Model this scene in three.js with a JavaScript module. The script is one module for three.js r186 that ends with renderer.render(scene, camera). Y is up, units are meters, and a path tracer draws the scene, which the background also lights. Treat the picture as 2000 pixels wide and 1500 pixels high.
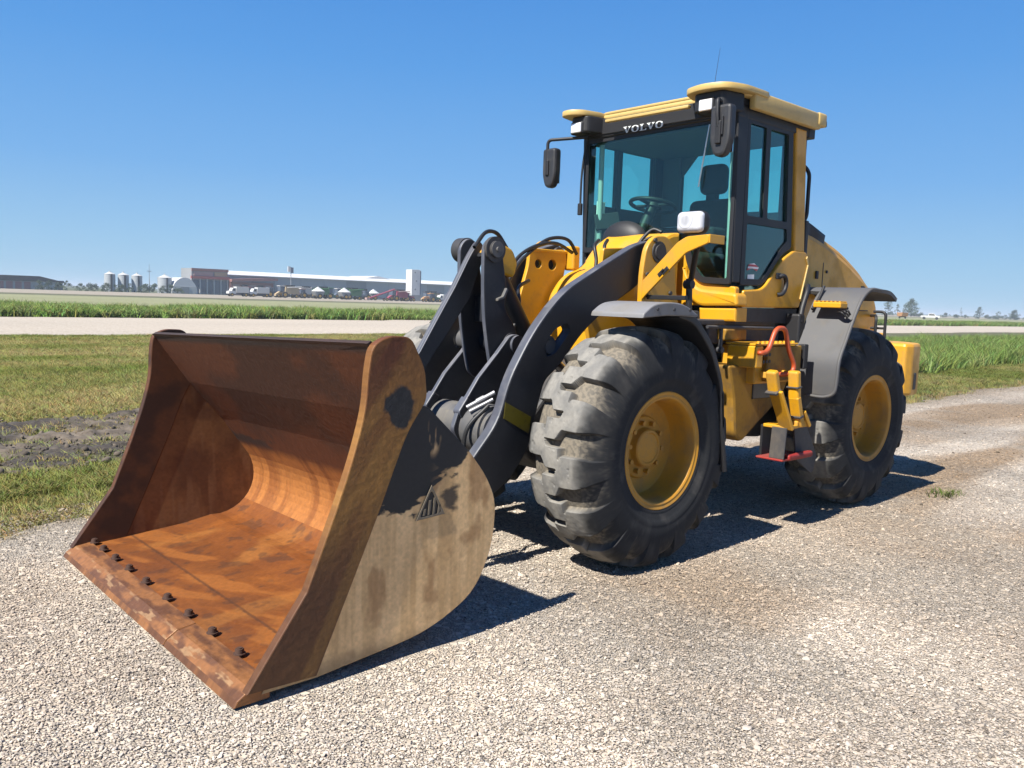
import * as THREE from 'three';
import { RoundedBoxGeometry } from 'three/addons/geometries/RoundedBoxGeometry.js';
import { mergeGeometries, toCreasedNormals } from 'three/addons/utils/BufferGeometryUtils.js';

// ---------------------------------------------------------------- camera, sky, sun, exposure
// Metres. The loader stands at the origin: +z is the way it faces, +x its left-hand side, y up.
const scene = new THREE.Scene();
const camera = new THREE.PerspectiveCamera(2 * Math.atan(750 / 1623.78) * 180 / Math.PI, 4 / 3, 0.1, 9000);
{
  const yaw = -2.3122, pitch = -0.1005, roll = 0.0337;
  const F = new THREE.Vector3(Math.sin(yaw) * Math.cos(pitch), Math.sin(pitch), Math.cos(yaw) * Math.cos(pitch));
  const R = new THREE.Vector3().crossVectors(F, new THREE.Vector3(0, 1, 0)).normalize(), U = new THREE.Vector3().crossVectors(R, F);
  const c = Math.cos(roll), s = Math.sin(roll);
  const R2 = R.clone().multiplyScalar(c).addScaledVector(U, s), U2 = U.clone().multiplyScalar(c).addScaledVector(R, -s);
  camera.quaternion.setFromRotationMatrix(new THREE.Matrix4().makeBasis(R2, U2, F.clone().negate()));
  camera.position.set(4.2529, 1.6522, 4.1559);
}
const EXPOSURE = 2;
const renderer = new THREE.WebGLRenderer({ antialias: true });
renderer.setSize(1024, 768);
renderer.toneMapping = THREE.LinearToneMapping;
renderer.toneMappingExposure = EXPOSURE;
renderer.shadowMap.enabled = true;
const lin = (r, g, b) => new THREE.Color().setRGB(r, g, b);
const srgb = (r, g, b) => new THREE.Color().setRGB(r / 255, g / 255, b / 255, THREE.SRGBColorSpace);
{
  // clear midday sky: pale at the horizon, deepening to the zenith
  const stops = [[-90, 120, 118, 112], [-1, 176, 200, 218], [0, 172, 208, 233], [3, 156, 200, 235], [8, 124, 180, 236], [15, 96, 161, 230], [23, 72, 140, 219], [45, 48, 104, 184], [90, 30, 76, 150]]
    .map(([e, r, g, b]) => [e, srgb(r, g, b)]);
  const w = 256, h = 512, data = new Float32Array(w * h * 4), col = new THREE.Color();
  for (let j = 0; j < h; j++) {
    const e = ((j + 0.5) / h - 0.5) * 180;
    let k = 0; while (k < stops.length - 2 && stops[k + 1][0] < e) k++;
    const t = (e - stops[k][0]) / (stops[k + 1][0] - stops[k][0]);
    col.copy(stops[k][1]).lerp(stops[k + 1][1], Math.min(1, Math.max(0, t)));
    for (let i = 0; i < w; i++) data.set([col.r / EXPOSURE, col.g / EXPOSURE, col.b / EXPOSURE, 1], (j * w + i) * 4);
  }
  const sky = new THREE.DataTexture(data, w, h, THREE.RGBAFormat, THREE.FloatType);
  sky.mapping = THREE.EquirectangularReflectionMapping; sky.magFilter = THREE.LinearFilter; sky.needsUpdate = true;
  scene.background = sky; scene.environment = sky;
}
const sun = new THREE.DirectionalLight(lin(1, 0.955, 0.87), 5);
sun.position.set(0.065, 1, 0.86).multiplyScalar(40);
sun.castShadow = true; sun.shadow.radius = 1; sun.shadow.mapSize.set(4096, 4096);
Object.assign(sun.shadow.camera, { left: -14, right: 14, top: 14, bottom: -14, near: 1, far: 120 });
scene.add(sun);

// ---------------------------------------------------------------- helpers
let seed = 12345;
const rnd = () => { seed = (seed + 0x6d2b79f5) | 0; let t = Math.imul(seed ^ (seed >>> 15), 1 | seed); t = (t + Math.imul(t ^ (t >>> 7), 61 | t)) ^ t; return ((t ^ (t >>> 14)) >>> 0) / 4294967296; };
const rr = (a, b) => a + (b - a) * rnd();
const clamp = (x, a = 0, b = 1) => Math.min(b, Math.max(a, x));
const sm = (a, b, x) => { const t = clamp((x - a) / (b - a)); return t * t * (3 - 2 * t); };
const mix = (a, b, t) => a + (b - a) * t;
const mix3 = (a, b, t) => [mix(a[0], b[0], t), mix(a[1], b[1], t), mix(a[2], b[2], t)];
const hash = (x, y, s = 0) => { let h = Math.imul(x | 0, 374761393) + Math.imul(y | 0, 668265263) + Math.imul(s | 0, 1442695041); h = Math.imul(h ^ (h >>> 13), 1274126177); h ^= h >>> 16; return (h >>> 0) / 4294967296; };
// value noise; p = period in cells (0: none)
function vn(x, y, s = 0, p = 0) {
  const xi = Math.floor(x), yi = Math.floor(y), fx = x - xi, fy = y - yi, w = (n) => (p ? ((n % p) + p) % p : n);
  const u = fx * fx * (3 - 2 * fx), v = fy * fy * (3 - 2 * fy), a = hash(w(xi), w(yi), s), b = hash(w(xi + 1), w(yi), s), c = hash(w(xi), w(yi + 1), s), d = hash(w(xi + 1), w(yi + 1), s);
  return a + (b - a) * u + (c - a) * v + (a - b - c + d) * u * v;
}
function fbm(x, y, s = 0, oct = 4, p = 0) { let a = 0.5, t = 0, n = 0; for (let i = 0; i < oct; i++) { t += a * vn(x, y, s + i * 17, p); n += a; a *= 0.5; x *= 2; y *= 2; p *= 2; } return t / n; }
const toS = (x) => { x = clamp(x); return 255 * (x <= 0.0031308 ? x * 12.92 : 1.055 * Math.pow(x, 1 / 2.4) - 0.055); };
// texture over the uv range u0..u1, v0..v1 (metres); fn(u, v) gives a linear colour [r, g, b] or, for data maps, one number
function tex(w, h, [u0, u1, v0, v1], fn, { color = true, tile = false } = {}) {
  const d = new Uint8Array(w * h * 4);
  for (let j = 0; j < h; j++) for (let i = 0; i < w; i++) {
    const r = fn(u0 + (u1 - u0) * (i + 0.5) / w, v0 + (v1 - v0) * (j + 0.5) / h), k = (j * w + i) * 4;
    if (color) { d[k] = toS(r[0]); d[k + 1] = toS(r[1]); d[k + 2] = toS(r[2]); } else d[k] = d[k + 1] = d[k + 2] = clamp(r) * 255;
    d[k + 3] = 255;
  }
  const t = new THREE.DataTexture(d, w, h, THREE.RGBAFormat);
  if (color) t.colorSpace = THREE.SRGBColorSpace;
  t.wrapS = t.wrapT = tile ? THREE.RepeatWrapping : THREE.ClampToEdgeWrapping;
  t.magFilter = THREE.LinearFilter; t.minFilter = THREE.LinearMipmapLinearFilter; t.generateMipmaps = true;
  t.repeat.set(1 / (u1 - u0), 1 / (v1 - v0)); t.offset.set(-u0 / (u1 - u0), -v0 / (v1 - v0));
  t.needsUpdate = true;
  return t;
}
// uv in metres, looked at along the main axis of each face: x faces (z, y), y faces (x, z), z faces (x, y)
function boxUV(g) {
  const p = g.attributes.position, uv = new Float32Array(p.count * 2), a = new THREE.Vector3(), b = new THREE.Vector3(), c = new THREE.Vector3(), n = new THREE.Vector3();
  for (let i = 0; i < p.count; i += 3) {
    a.fromBufferAttribute(p, i); b.fromBufferAttribute(p, i + 1); c.fromBufferAttribute(p, i + 2);
    n.copy(b).sub(a).cross(c.clone().sub(a)); const x = Math.abs(n.x), y = Math.abs(n.y), z = Math.abs(n.z);
    [a, b, c].forEach((v, k) => { uv[(i + k) * 2] = x >= y && x >= z ? v.z : v.x; uv[(i + k) * 2 + 1] = y > x && y > z ? v.z : v.y; });
  }
  g.setAttribute('uv', new THREE.BufferAttribute(uv, 2));
  return g;
}
function flat(g) { // ready for merging: no index, position + normal only
  g = g.index ? g.toNonIndexed() : g.clone();
  for (const k of Object.keys(g.attributes)) if (!['position', 'normal'].includes(k)) g.deleteAttribute(k);
  g.clearGroups();
  if (!g.attributes.normal) g.computeVertexNormals();
  return g;
}
const used = new Map();
function numbered(name) { const n = used.get(name) || 0; used.set(name, n + 1); return n ? `${name}_${String(n).padStart(3, '0')}` : name; }
// one named mesh out of one or many geometries
function M(name, gs, mat, parent, { crease = 0, keepUV = false, litEdge = 0 } = {}) {
  gs = Array.isArray(gs) ? gs : [gs];
  let g;
  if (keepUV) g = gs[0];
  else { g = mergeGeometries(gs.map(flat)); if (crease) g = toCreasedNormals(g, crease); boxUV(g); }
  if (litEdge) { // sunlight painted onto dusty cut edges, shade onto the plate faces
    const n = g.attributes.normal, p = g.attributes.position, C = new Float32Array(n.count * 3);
    for (let i = 0; i < n.count; i++) { const k = mix(0.75, litEdge * (0.7 + 0.6 * fbm(p.getZ(i) * 14, p.getY(i) * 14 + p.getX(i) * 9, 7, 3)), sm(0.85, 0.5, Math.abs(n.getX(i)))); C[i * 3] = C[i * 3 + 1] = C[i * 3 + 2] = k; }
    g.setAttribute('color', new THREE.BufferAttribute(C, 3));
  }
  const m = new THREE.Mesh(g, mat); m.castShadow = m.receiveShadow = true;
  m.name = numbered(name); (parent || scene).add(m);
  return m;
}
function G(name, parent, x = 0, y = 0, z = 0) { const o = new THREE.Group(); o.name = numbered(name); o.position.set(x, y, z); (parent || scene).add(o); return o; }
function tag(o, label, category, group) { Object.assign(o.userData, { label, category }); if (group) o.userData.group = group; return o; }
const structure = (o) => { o.userData.kind = 'structure'; return o; };
const stuff = (o, label) => { o.userData.kind = 'stuff'; if (label) o.userData.label = label; return o; };
// polygon with rounded corners -> Shape; points [x, y] or [x, y, radius]
function poly(pts, r = 0, hole = false) {
  const s = hole ? new THREE.Path() : new THREE.Shape(), n = pts.length;
  for (let i = 0; i < n; i++) {
    const [px, py] = pts[(i + n - 1) % n], [x, y, q] = pts[i], [nx, ny] = pts[(i + 1) % n];
    const l1 = Math.hypot(px - x, py - y), l2 = Math.hypot(nx - x, ny - y), k = Math.min(q ?? r, l1 * 0.48, l2 * 0.48);
    const ax = x + (px - x) / l1 * k, ay = y + (py - y) / l1 * k, bx = x + (nx - x) / l2 * k, by = y + (ny - y) / l2 * k;
    if (i === 0) s.moveTo(ax, ay); else s.lineTo(ax, ay);
    if (k > 0.0005) s.quadraticCurveTo(x, y, bx, by);
  }
  s.closePath();
  return s;
}
function extrude(shape, depth, bevel, seg = 5) {
  const b = Math.min(bevel, depth * 0.45);
  return new THREE.ExtrudeGeometry(shape, { depth: depth - 2 * b, bevelEnabled: b > 0, bevelThickness: b, bevelSize: b, bevelOffset: -b, bevelSegments: 2, curveSegments: seg }).translate(0, 0, b);
}
// side profile [[z, y], ...] pushed from x0 to x1
function prof(pts, x0, x1, { r = 0, bevel = 0.006, holes = [], seg = 5 } = {}) {
  const s = poly(pts.map(([z, y, q]) => [-z, y, q]), r);
  for (const h of holes) s.holes.push(poly(h.map(([z, y, q]) => [-z, y, q]), 0.02, true));
  return extrude(s, x1 - x0, bevel, seg).rotateY(Math.PI / 2).translate(x0, 0, 0);
}
// front profile [[x, y], ...] pushed from z0 to z1
const xprof = (pts, z0, z1, { r = 0, bevel = 0.006, holes = [] } = {}) => { const s = poly(pts, r); for (const h of holes) s.holes.push(poly(h, 0.02, true)); return extrude(s, z1 - z0, bevel).translate(0, 0, z0); };
// plan [[x, z], ...] pushed from y0 to y1
const yprof = (pts, y0, y1, { r = 0, bevel = 0.006 } = {}) => extrude(poly(pts.map(([x, z, q]) => [x, -z, q]), r), y1 - y0, bevel).rotateX(-Math.PI / 2).translate(0, y0, 0);
const box = (x0, x1, y0, y1, z0, z1, r = 0.008) => (r ? new RoundedBoxGeometry(x1 - x0, y1 - y0, z1 - z0, 2, Math.min(r, (x1 - x0) / 2.1, (y1 - y0) / 2.1, (z1 - z0) / 2.1)) : new THREE.BoxGeometry(x1 - x0, y1 - y0, z1 - z0)).translate((x0 + x1) / 2, (y0 + y1) / 2, (z0 + z1) / 2);
// curved plate that follows a side path [[z, y], ...], from x = lo(t) to x = hi(t), with thickness
function band(path, lo, hi, thick, n = 48) {
  const cv = new THREE.CatmullRomCurve3(path.map(([z, y]) => new THREE.Vector3(0, y, z)), false, 'centripetal'), P = [], idx = [];
  for (let i = 0; i <= n; i++) {
    const t = i / n, p = cv.getPointAt(t), g = cv.getTangentAt(t), ny = g.z, nz = -g.y, a = lo(t), b = hi(t);
    for (const [x, k] of [[a, 0.5], [b, 0.5], [b, 0.5], [b, -0.5], [b, -0.5], [a, -0.5], [a, -0.5], [a, 0.5]]) P.push(x, p.y + ny * thick * k, p.z + nz * thick * k);
  }
  for (let i = 0; i < n; i++) for (const k of [0, 2, 4, 6]) { const u = i * 8 + k, v = u + 8; idx.push(u, v, u + 1, u + 1, v, v + 1); }
  for (const o of [0, n * 8]) idx.push(o, o + 1, o + 3, o, o + 3, o + 5);
  const g = new THREE.BufferGeometry(); g.setAttribute('position', new THREE.Float32BufferAttribute(P, 3)); g.setIndex(idx); g.computeVertexNormals(); return g;
}
const V = (a) => new THREE.Vector3(...a);
function rod(a, b, r, seg = 14, r2 = r) {
  const A = V(a), B = V(b), d = B.clone().sub(A), g = new THREE.CylinderGeometry(r2, r, d.length(), seg);
  return g.applyQuaternion(new THREE.Quaternion().setFromUnitVectors(new THREE.Vector3(0, 1, 0), d.normalize())).translate(...A.add(B).multiplyScalar(0.5).toArray());
}
const tube = (pts, r, n = 0, seg = 8) => new THREE.TubeGeometry(new THREE.CatmullRomCurve3(pts.map(V), false, 'centripetal'), n || pts.length * 6, r, seg, false);
// pipe with straight runs and tight bends
function pipe(pts, r, bend = 0.06, seg = 10) {
  const path = new THREE.CurvePath(), P = pts.map(V);
  let last = P[0];
  for (let i = 1; i < P.length - 1; i++) {
    const a = P[i].clone().lerp(P[i - 1], Math.min(0.48, bend / P[i].distanceTo(P[i - 1]))), b = P[i].clone().lerp(P[i + 1], Math.min(0.48, bend / P[i].distanceTo(P[i + 1])));
    path.add(new THREE.LineCurve3(last, a)); path.add(new THREE.QuadraticBezierCurve3(a, P[i], b)); last = b;
  }
  path.add(new THREE.LineCurve3(last, P[P.length - 1]));
  return new THREE.TubeGeometry(path, P.length * 14, r, seg, false);
}
const disc = (x0, x1, y, z, r, seg = 28) => rod([x0, y, z], [x1, y, z], r, seg);
// lathe about the x axis: points [radius, x]
const latheX = (pts, seg = 64) => new THREE.LatheGeometry(pts.map(([r, x]) => new THREE.Vector2(r, x)), seg).rotateZ(-Math.PI / 2);
const std = (o) => new THREE.MeshStandardMaterial(o);

// ---------------------------------------------------------------- materials of the loader
const grime = tex(512, 512, [0, 1.6, 0, 1.6], (u, v) => { const n = fbm(u * 5, v * 5, 3, 5, 8), m = sm(0.5, 0.72, fbm(u * 2.5, v * 2.5, 9, 4, 4)); return 0.86 + 0.14 * n - 0.1 * m; }, { color: false, tile: true });
function painted([r, g, b], { dirt = [0.2, 0.16, 0.1], amount = 0.3, rough = 0.4, s = 5, coat = 0 } = {}) {
  const map = tex(512, 512, [0, 1.6, 0, 1.6], (u, v) => {
    const n = fbm(u * 5, v * 5, s, 5, 8), f = fbm(u * 40, v * 40, s + 5, 2, 64), st = fbm(u * 60, v * 2.5, s + 13, 3, 0), k = amount * (sm(0.42, 0.75, n) + 0.45 * sm(0.6, 0.78, f) + 0.35 * sm(0.55, 0.75, st) * sm(0.4, 0.6, n));
    const w = 0.93 + 0.14 * fbm(u * 2.5, v * 2.5, s + 9, 3, 4);
    return mix3([r * w, g * w, b * w], dirt, k).map((q) => q * 0.66);
  }, { tile: true });
  const roughnessMap = tex(256, 256, [0, 1.6, 0, 1.6], (u, v) => rough + 0.35 * sm(0.4, 0.8, fbm(u * 5, v * 5, s, 5, 8)), { color: false, tile: true });
  return new THREE.MeshPhysicalMaterial({ map, roughnessMap, roughness: 1, metalness: 0, clearcoat: coat, clearcoatRoughness: 0.35 });
}
const m = {
  yellow: painted([0.88, 0.43, 0.014], { amount: 0.27, rough: 0.4, coat: 0.15, dirt: [0.3, 0.2, 0.09] }),
  rimYellow: painted([0.66, 0.31, 0.018], { amount: 0.32, rough: 0.5, s: 31 }),
  shadedDirtyYellow: painted([0.42, 0.215, 0.015], { amount: 0.5, dirt: [0.16, 0.1, 0.04], rough: 0.6, s: 47 }),  // yellow darkened by dirt and by shade put into the paint
  roof: painted([0.74, 0.52, 0.18], { amount: 0.2, rough: 0.45, s: 41 }),
  arm: painted([0.024, 0.026, 0.034], { dirt: [0.17, 0.16, 0.15], amount: 0.1, rough: 0.42, s: 51, coat: 0.15 }),
  plate: painted([0.03, 0.0325, 0.042], { dirt: [0.17, 0.16, 0.15], amount: 0.12, rough: 0.5, s: 51 }),
  frame: painted([0.05, 0.05, 0.055], { dirt: [0.16, 0.13, 0.1], amount: 0.4, rough: 0.6, s: 61 }),
  rearFender: painted([0.12, 0.12, 0.126], { dirt: [0.16, 0.145, 0.125], amount: 0.45, rough: 0.62, s: 75 }),
  fender: painted([0.25, 0.25, 0.26], { dirt: [0.23, 0.21, 0.18], amount: 0.45, rough: 0.62, s: 71 }),
  greyPanel: painted([0.035, 0.036, 0.042], { amount: 0.15, rough: 0.5, s: 81 }),
  black: std({ color: lin(0.012, 0.012, 0.014), roughness: 0.55 }),
  blackGloss: std({ color: lin(0.01, 0.01, 0.012), roughness: 0.25 }),
  hose: std({ color: lin(0.014, 0.014, 0.015), roughness: 0.5 }),
  seat: std({ color: lin(0.014, 0.016, 0.02), roughness: 0.85 }),
  interior: std({ color: lin(0.07, 0.08, 0.09), roughness: 0.8 }),
  headliner: std({ color: lin(0.11, 0.12, 0.135), roughness: 0.9 }),
  steel: std({ color: lin(0.55, 0.55, 0.56), metalness: 1, roughness: 0.32, roughnessMap: grime }),
  dustySteel: painted([0.12, 0.12, 0.125], { dirt: [0.22, 0.2, 0.17], amount: 0.5, rough: 0.6, s: 91 }),
  orange: painted([0.62, 0.1, 0.025], { amount: 0.15, rough: 0.45, s: 101 }),
  red: painted([0.4, 0.03, 0.02], { dirt: [0.2, 0.1, 0.08], amount: 0.3, rough: 0.6, s: 111 }),
  white: std({ color: lin(0.78, 0.78, 0.76), roughness: 0.5 }),
  lens: new THREE.MeshPhysicalMaterial({ color: lin(0.8, 0.8, 0.82), roughness: 0.25, metalness: 0.25, clearcoat: 1, clearcoatRoughness: 0.05 }),
  glass: new THREE.MeshPhysicalMaterial({ color: lin(0.76, 0.95, 0.9), transmission: 1, thickness: 0, roughness: 0.02, ior: 1.5 }),
  sideGlass: new THREE.MeshPhysicalMaterial({ color: lin(0.68, 0.93, 0.88), transmission: 1, thickness: 0, roughness: 0.02, ior: 1.5 }),
  mirror: std({ color: lin(0.8, 0.8, 0.8), metalness: 1, roughness: 0.05 }),
};

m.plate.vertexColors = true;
// ---------------------------------------------------------------- wheel loader
const loader = tag(G('wheel_loader'), 'yellow wheel loader with dark lift arms and big rusty bucket on the gravel', 'wheel loader');

// ---- bucket
{
  const W = 1.225;
  // inner outline in side view, from the cutting edge back, round the curve and up to the spill edge
  const inner = [[2.74, 0.055], [2.45, 0.075], [2.1, 0.105], [1.9, 0.14]];
  for (let i = 0; i <= 12; i++) { const a = -Math.PI / 2 - 0.12 - i / 12 * 2.1, c = [1.865, 0.425], R = 0.288; inner.push([c[0] + R * Math.cos(a) * 1.0, c[1] + R * Math.sin(a)]); }
  inner.push([1.8, 0.855], [2.0, 1.11], [2.212, 1.445]);
  const outer = []; // 25 mm behind
  for (let i = 0; i < inner.length; i++) {
    const [ax, ay] = inner[Math.max(0, i - 1)], [bx, by] = inner[Math.min(inner.length - 1, i + 1)], l = Math.hypot(bx - ax, by - ay);
    outer.push([inner[i][0] - (by - ay) / l * -0.025 * -1, inner[i][1] + (bx - ax) / l * 0.025]);
  }
  const shellPts = inner.concat(outer.reverse());
  // rusty inside: orange floor with dark mill-scale streaks running along z, brown upper back
  const rustIn = tex(1024, 1024, [-1.25, 1.25, 0, 2.9], (x, z) => {
    const streak = fbm(x * 7 + 3 * fbm(x * 1.3, z * 1.3, 70, 2), z * 1.6, 71, 4), big = fbm(x * 1.6 + 5, z * 2.1, 72, 4), fine = fbm(x * 60, z * 60, 73, 3), spots = fbm(x * 14, z * 14, 74, 3);
    let c = mix3([0.31, 0.095, 0.013], [0.19, 0.054, 0.01], sm(0.36, 0.66, streak) * 0.6 + sm(0.42, 0.7, big) * 0.25);
    c = mix3(c, [0.38, 0.145, 0.03], sm(0.56, 0.72, fbm(x * 4.5 + 9, z * 2.2, 75, 4)) * 0.75);
    c = mix3(c, [0.06, 0.03, 0.02], sm(0.62, 0.75, spots) * 0.5);
    const sw = fbm(x * 2.2 - z * 1.2, z * 11 + x * 4.5, 77, 3), zone = sm(2.05, 2.25, z); c = mix3(c, [0.15, 0.05, 0.014], zone * 0.28 * sm(0.5, 0.4, sw)); c = mix3(c, [0.38, 0.13, 0.024], 0.75 * zone * sm(0.52, 0.63, sw) * sm(2.68, 2.6, z));
    c = mix3(c, [0.09, 0.035, 0.014], 0.7 * sm(0.012, 0.004, Math.abs(z - 2.42 + 0.01 * fine)) );
    const worn = sm(2.66, 2.74, z + 0.03 * (fine - 0.5)); c = mix3(c, [0.42, 0.25, 0.13], worn * 0.5);
    const k = 0.8 + 0.4 * fine; return c.map((q) => q * k * 0.66);
  });
  const rustBack = tex(1024, 1024, [-1.25, 1.25, 0, 1.5], (x, y) => {
    const fine = fbm(x * 60, y * 60, 83, 3), drip = fbm(x * 16, y * 1.6, 84, 4), big = fbm(x * 2, y * 3, 85, 4);
    const low = mix3([0.44, 0.165, 0.036], [0.3, 0.1, 0.02], sm(0.4, 0.65, drip));
    const up = mix3([0.13, 0.037, 0.01], [0.07, 0.023, 0.009], sm(0.4, 0.62, big));
    let c = mix3(low, up, sm(0.6, 0.68, y + 0.03 * (drip - 0.5)));
    c = mix3(c, [0.035, 0.026, 0.024], sm(0.55, 0.7, fbm(x * 5, y * 9, 86, 4)) * sm(0.62, 0.7, y) * sm(1.0, 0.7, y) * 0.85 + 0.8 * sm(1.385, 1.42, y));
    const k = 0.78 + 0.44 * fine; return c.map((q) => q * k * 0.66);
  });
  const rustBump = tex(512, 512, [0, 0.8, 0, 0.8], (u, v) => fbm(u * 40, v * 40, 90, 4, 32), { color: false, tile: true });
  const mFloor = std({ map: rustIn, bumpMap: rustBump, bumpScale: 0.002, roughness: 0.62, metalness: 0.15 });
  const mBack = std({ map: rustBack, bumpMap: rustBump, bumpScale: 0.002, roughness: 0.72, metalness: 0.1 });
  const grown = (pts) => prof(pts, -W + 0.024, W - 0.024, { bevel: 0 });
  const n = inner.length, cut = 8; // floor and curve up to index cut, back above it
  const bucket = M('bucket', grown(inner.slice(0, cut + 1).concat(shellPts.slice(n + (n - 1 - cut)))), mFloor, loader);
  M('back_plate', prof(inner.slice(cut).concat(shellPts.slice(n, n + n - cut)), -W + 0.024, W - 0.024, { bevel: 0 }), mBack, bucket);
  M('spill_edge', prof([[2.205, 1.432], [2.219, 1.447], [2.185, 1.452], [2.18, 1.437]], -W + 0.025, W - 0.025, { bevel: 0.004 }), std({ color: lin(0.05, 0.028, 0.018), roughness: 0.7, bumpMap: rustBump, bumpScale: 0.002 }), bucket);
  // side plates: outline (z, y)
  const side = [[2.7, 0.03], [2.45, 0.03], [1.87, 0.085, 0.25], [1.58, 0.22, 0.25], [1.475, 0.45, 0.2], [1.465, 0.66, 0.15], [1.53, 0.79, 0.1], [1.64, 0.92], [1.78, 1.05], [1.9, 1.16, 0.03], [2.02, 1.17], [2.2, 1.0], [2.4, 0.55]];
  const tan = tex(1024, 1024, [1.4, 2.9, 0, 1.5], (z, y) => {
    const fine = fbm(z * 70, y * 70, 93, 3), vs = fbm(z * 24, y * 1.4, 94, 4), big = fbm(z * 3, y * 3, 95, 4), rag = (fbm(z * 14, y * 26, 96, 4) - 0.5) * 0.16;
    let c = mix3([1.18, 0.77, 0.37], [0.82, 0.5, 0.215], sm(0.35, 0.68, vs) * 0.65 + sm(0.4, 0.7, big) * 0.35);
    c = mix3(c, [0.42, 0.2, 0.07], sm(0.6, 0.75, fbm(z * 7, y * 5, 97, 4)) * 0.6);
    c = mix3(c, [0.2, 0.14, 0.08], sm(0.14, 0.05, y) * 0.6);
    // black paint left on the upper part, with a scraped lower rim
    const edge = 0.69 + 0.14 * sm(1.98, 1.78, z) + 0.1 * sm(1.74, 1.62, z);
    const k = sm(-0.012, 0.012, y - edge + rag * 0.9) * sm(1.6, 1.66, z + rag);
    const scraped = sm(0.6, 0.68, fbm(z * 10 + y * 6, y * 22, 98, 3)) * sm(0.93, 0.8, y) * sm(1.9, 1.7, z);
    const rub = sm(0.07, 0.035, Math.hypot((z - 1.86) * 1.4, (y - 1.02) * 0.6)) * sm(0.4, 0.6, fbm(z * 30, y * 12, 99, 3));
    c = mix3(c, [0.022, 0.022, 0.024], k * (1 - scraped) * (1 - rub * 0.8));
    const blot = sm(0.06, 0.03, Math.hypot(z - 1.745, y - 0.715) + rag * 0.5); c = mix3(c, [0.03, 0.028, 0.03], blot * 0.9);
    const d = 0.82 + 0.36 * fine; return c.map((q) => q * d * 0.66);
  });
  const strip = tex(1024, 1024, [1.4, 2.9, 0, 1.5], (z, y) => {
    const fine = fbm(z * 70, y * 70, 103, 3), vs = fbm(z * 9 + y * 5, y * 3, 104, 4), rag = (fbm(z * 16, y * 16, 106, 4) - 0.5) * 0.09;
    let c = mix3([0.36, 0.17, 0.035], [0.16, 0.05, 0.012], sm(0.35, 0.65, vs) * 0.5 + sm(0.95, 1.45, y) * 0.6);
    c = mix3(c, [0.1, 0.034, 0.012], sm(0.85, 0.35, y) * 0.85);
    c = mix3(c, [0.3, 0.15, 0.035], sm(0.03, 0.0, Math.abs(z - (2.17 - (y - 0.72) * 0.5)) - 0.02) * 0.5);
    const b = sm(0.012, -0.012, Math.max(Math.hypot((z - 2.055) * 1.1, (y - 1.165)) - 0.09, 1.07 - y) + rag);
    c = mix3(c, [0.024, 0.024, 0.026], b);
    const d = 0.8 + 0.4 * fine; return c.map((q) => q * d * 0.66);
  });
  const shadedFarSide = tex(512, 512, [1.4, 2.9, 0, 1.5], (z, y) => { const n = fbm(z * 4, y * 4, 301, 4), f = fbm(z * 60, y * 60, 302, 3), v = fbm(z * 14, y * 1.5, 303, 3); const c = mix3(mix3([0.3, 0.14, 0.05], [0.16, 0.065, 0.025], sm(0.35, 0.65, n)), [0.34, 0.19, 0.09], 0.5 * sm(0.5, 0.7, v)); return c.map((q) => q * (0.8 + 0.4 * f) * 0.66); });  // rust colour darkened to carry the shade on this sunless face
  const shadedFarStrip = std({ map: tex(512, 512, [1.4, 2.9, 0, 1.5], (z, y) => { const n = fbm(z * 6, y * 6, 305, 4), f = fbm(z * 60, y * 60, 306, 3); const c = mix3([0.13, 0.045, 0.014], [0.06, 0.022, 0.01], sm(0.35, 0.65, n)); return c.map((q) => q * (0.8 + 0.4 * f) * 0.66); }), bumpMap: rustBump, bumpScale: 0.0006, roughness: 0.7, metalness: 0.1 });  // same rust, painted darker for the shaded far strip
  const mFarShaded = std({ map: shadedFarSide, bumpMap: rustBump, bumpScale: 0.0006, roughness: 0.7, metalness: 0.1 });
  const mTan = std({ map: tan, bumpMap: rustBump, bumpScale: 0.0007, roughness: 0.6, metalness: 0.1 });
  const mStrip = std({ map: strip, bumpMap: rustBump, bumpScale: 0.002, roughness: 0.65, metalness: 0.1 });
  // reinforced front strip of each side, standing up as an ear above the spill edge
  const ear = [[2.77, 0.055], [2.51, 0.42], [2.38, 0.74], [2.295, 0.97, 0.2], [2.24, 1.17, 0.2], [2.23, 1.33, 0.1], [2.21, 1.44, 0.04], [2.13, 1.48, 0.04], [2.01, 1.475, 0.04], [1.93, 1.33, 0.04], [1.915, 1.19, 0.04], [2.02, 1.05, 0.1], [2.16, 0.71], [2.29, 0.42], [2.46, 0.045]];
  for (const s of [1, -1]) {
    const [a, b] = s > 0 ? [W - 0.022, W] : [-W, -W + 0.022];
    const plate = M('side_plate', prof(side, a, b, { bevel: 0.004 }), s > 0 ? mTan : mFarShaded, bucket);
    plate.userData.label = s > 0 ? 'bare worn side plate with black paint left on top' : 'rusty far side plate with shade painted in';
    const [c, d] = s > 0 ? [W - 0.03, W + 0.018] : [-W - 0.018, -W + 0.03];
    M('side_cutter', prof(ear, c, d, { bevel: 0.006 }), s > 0 ? mStrip : shadedFarStrip, bucket);
  }
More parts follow.
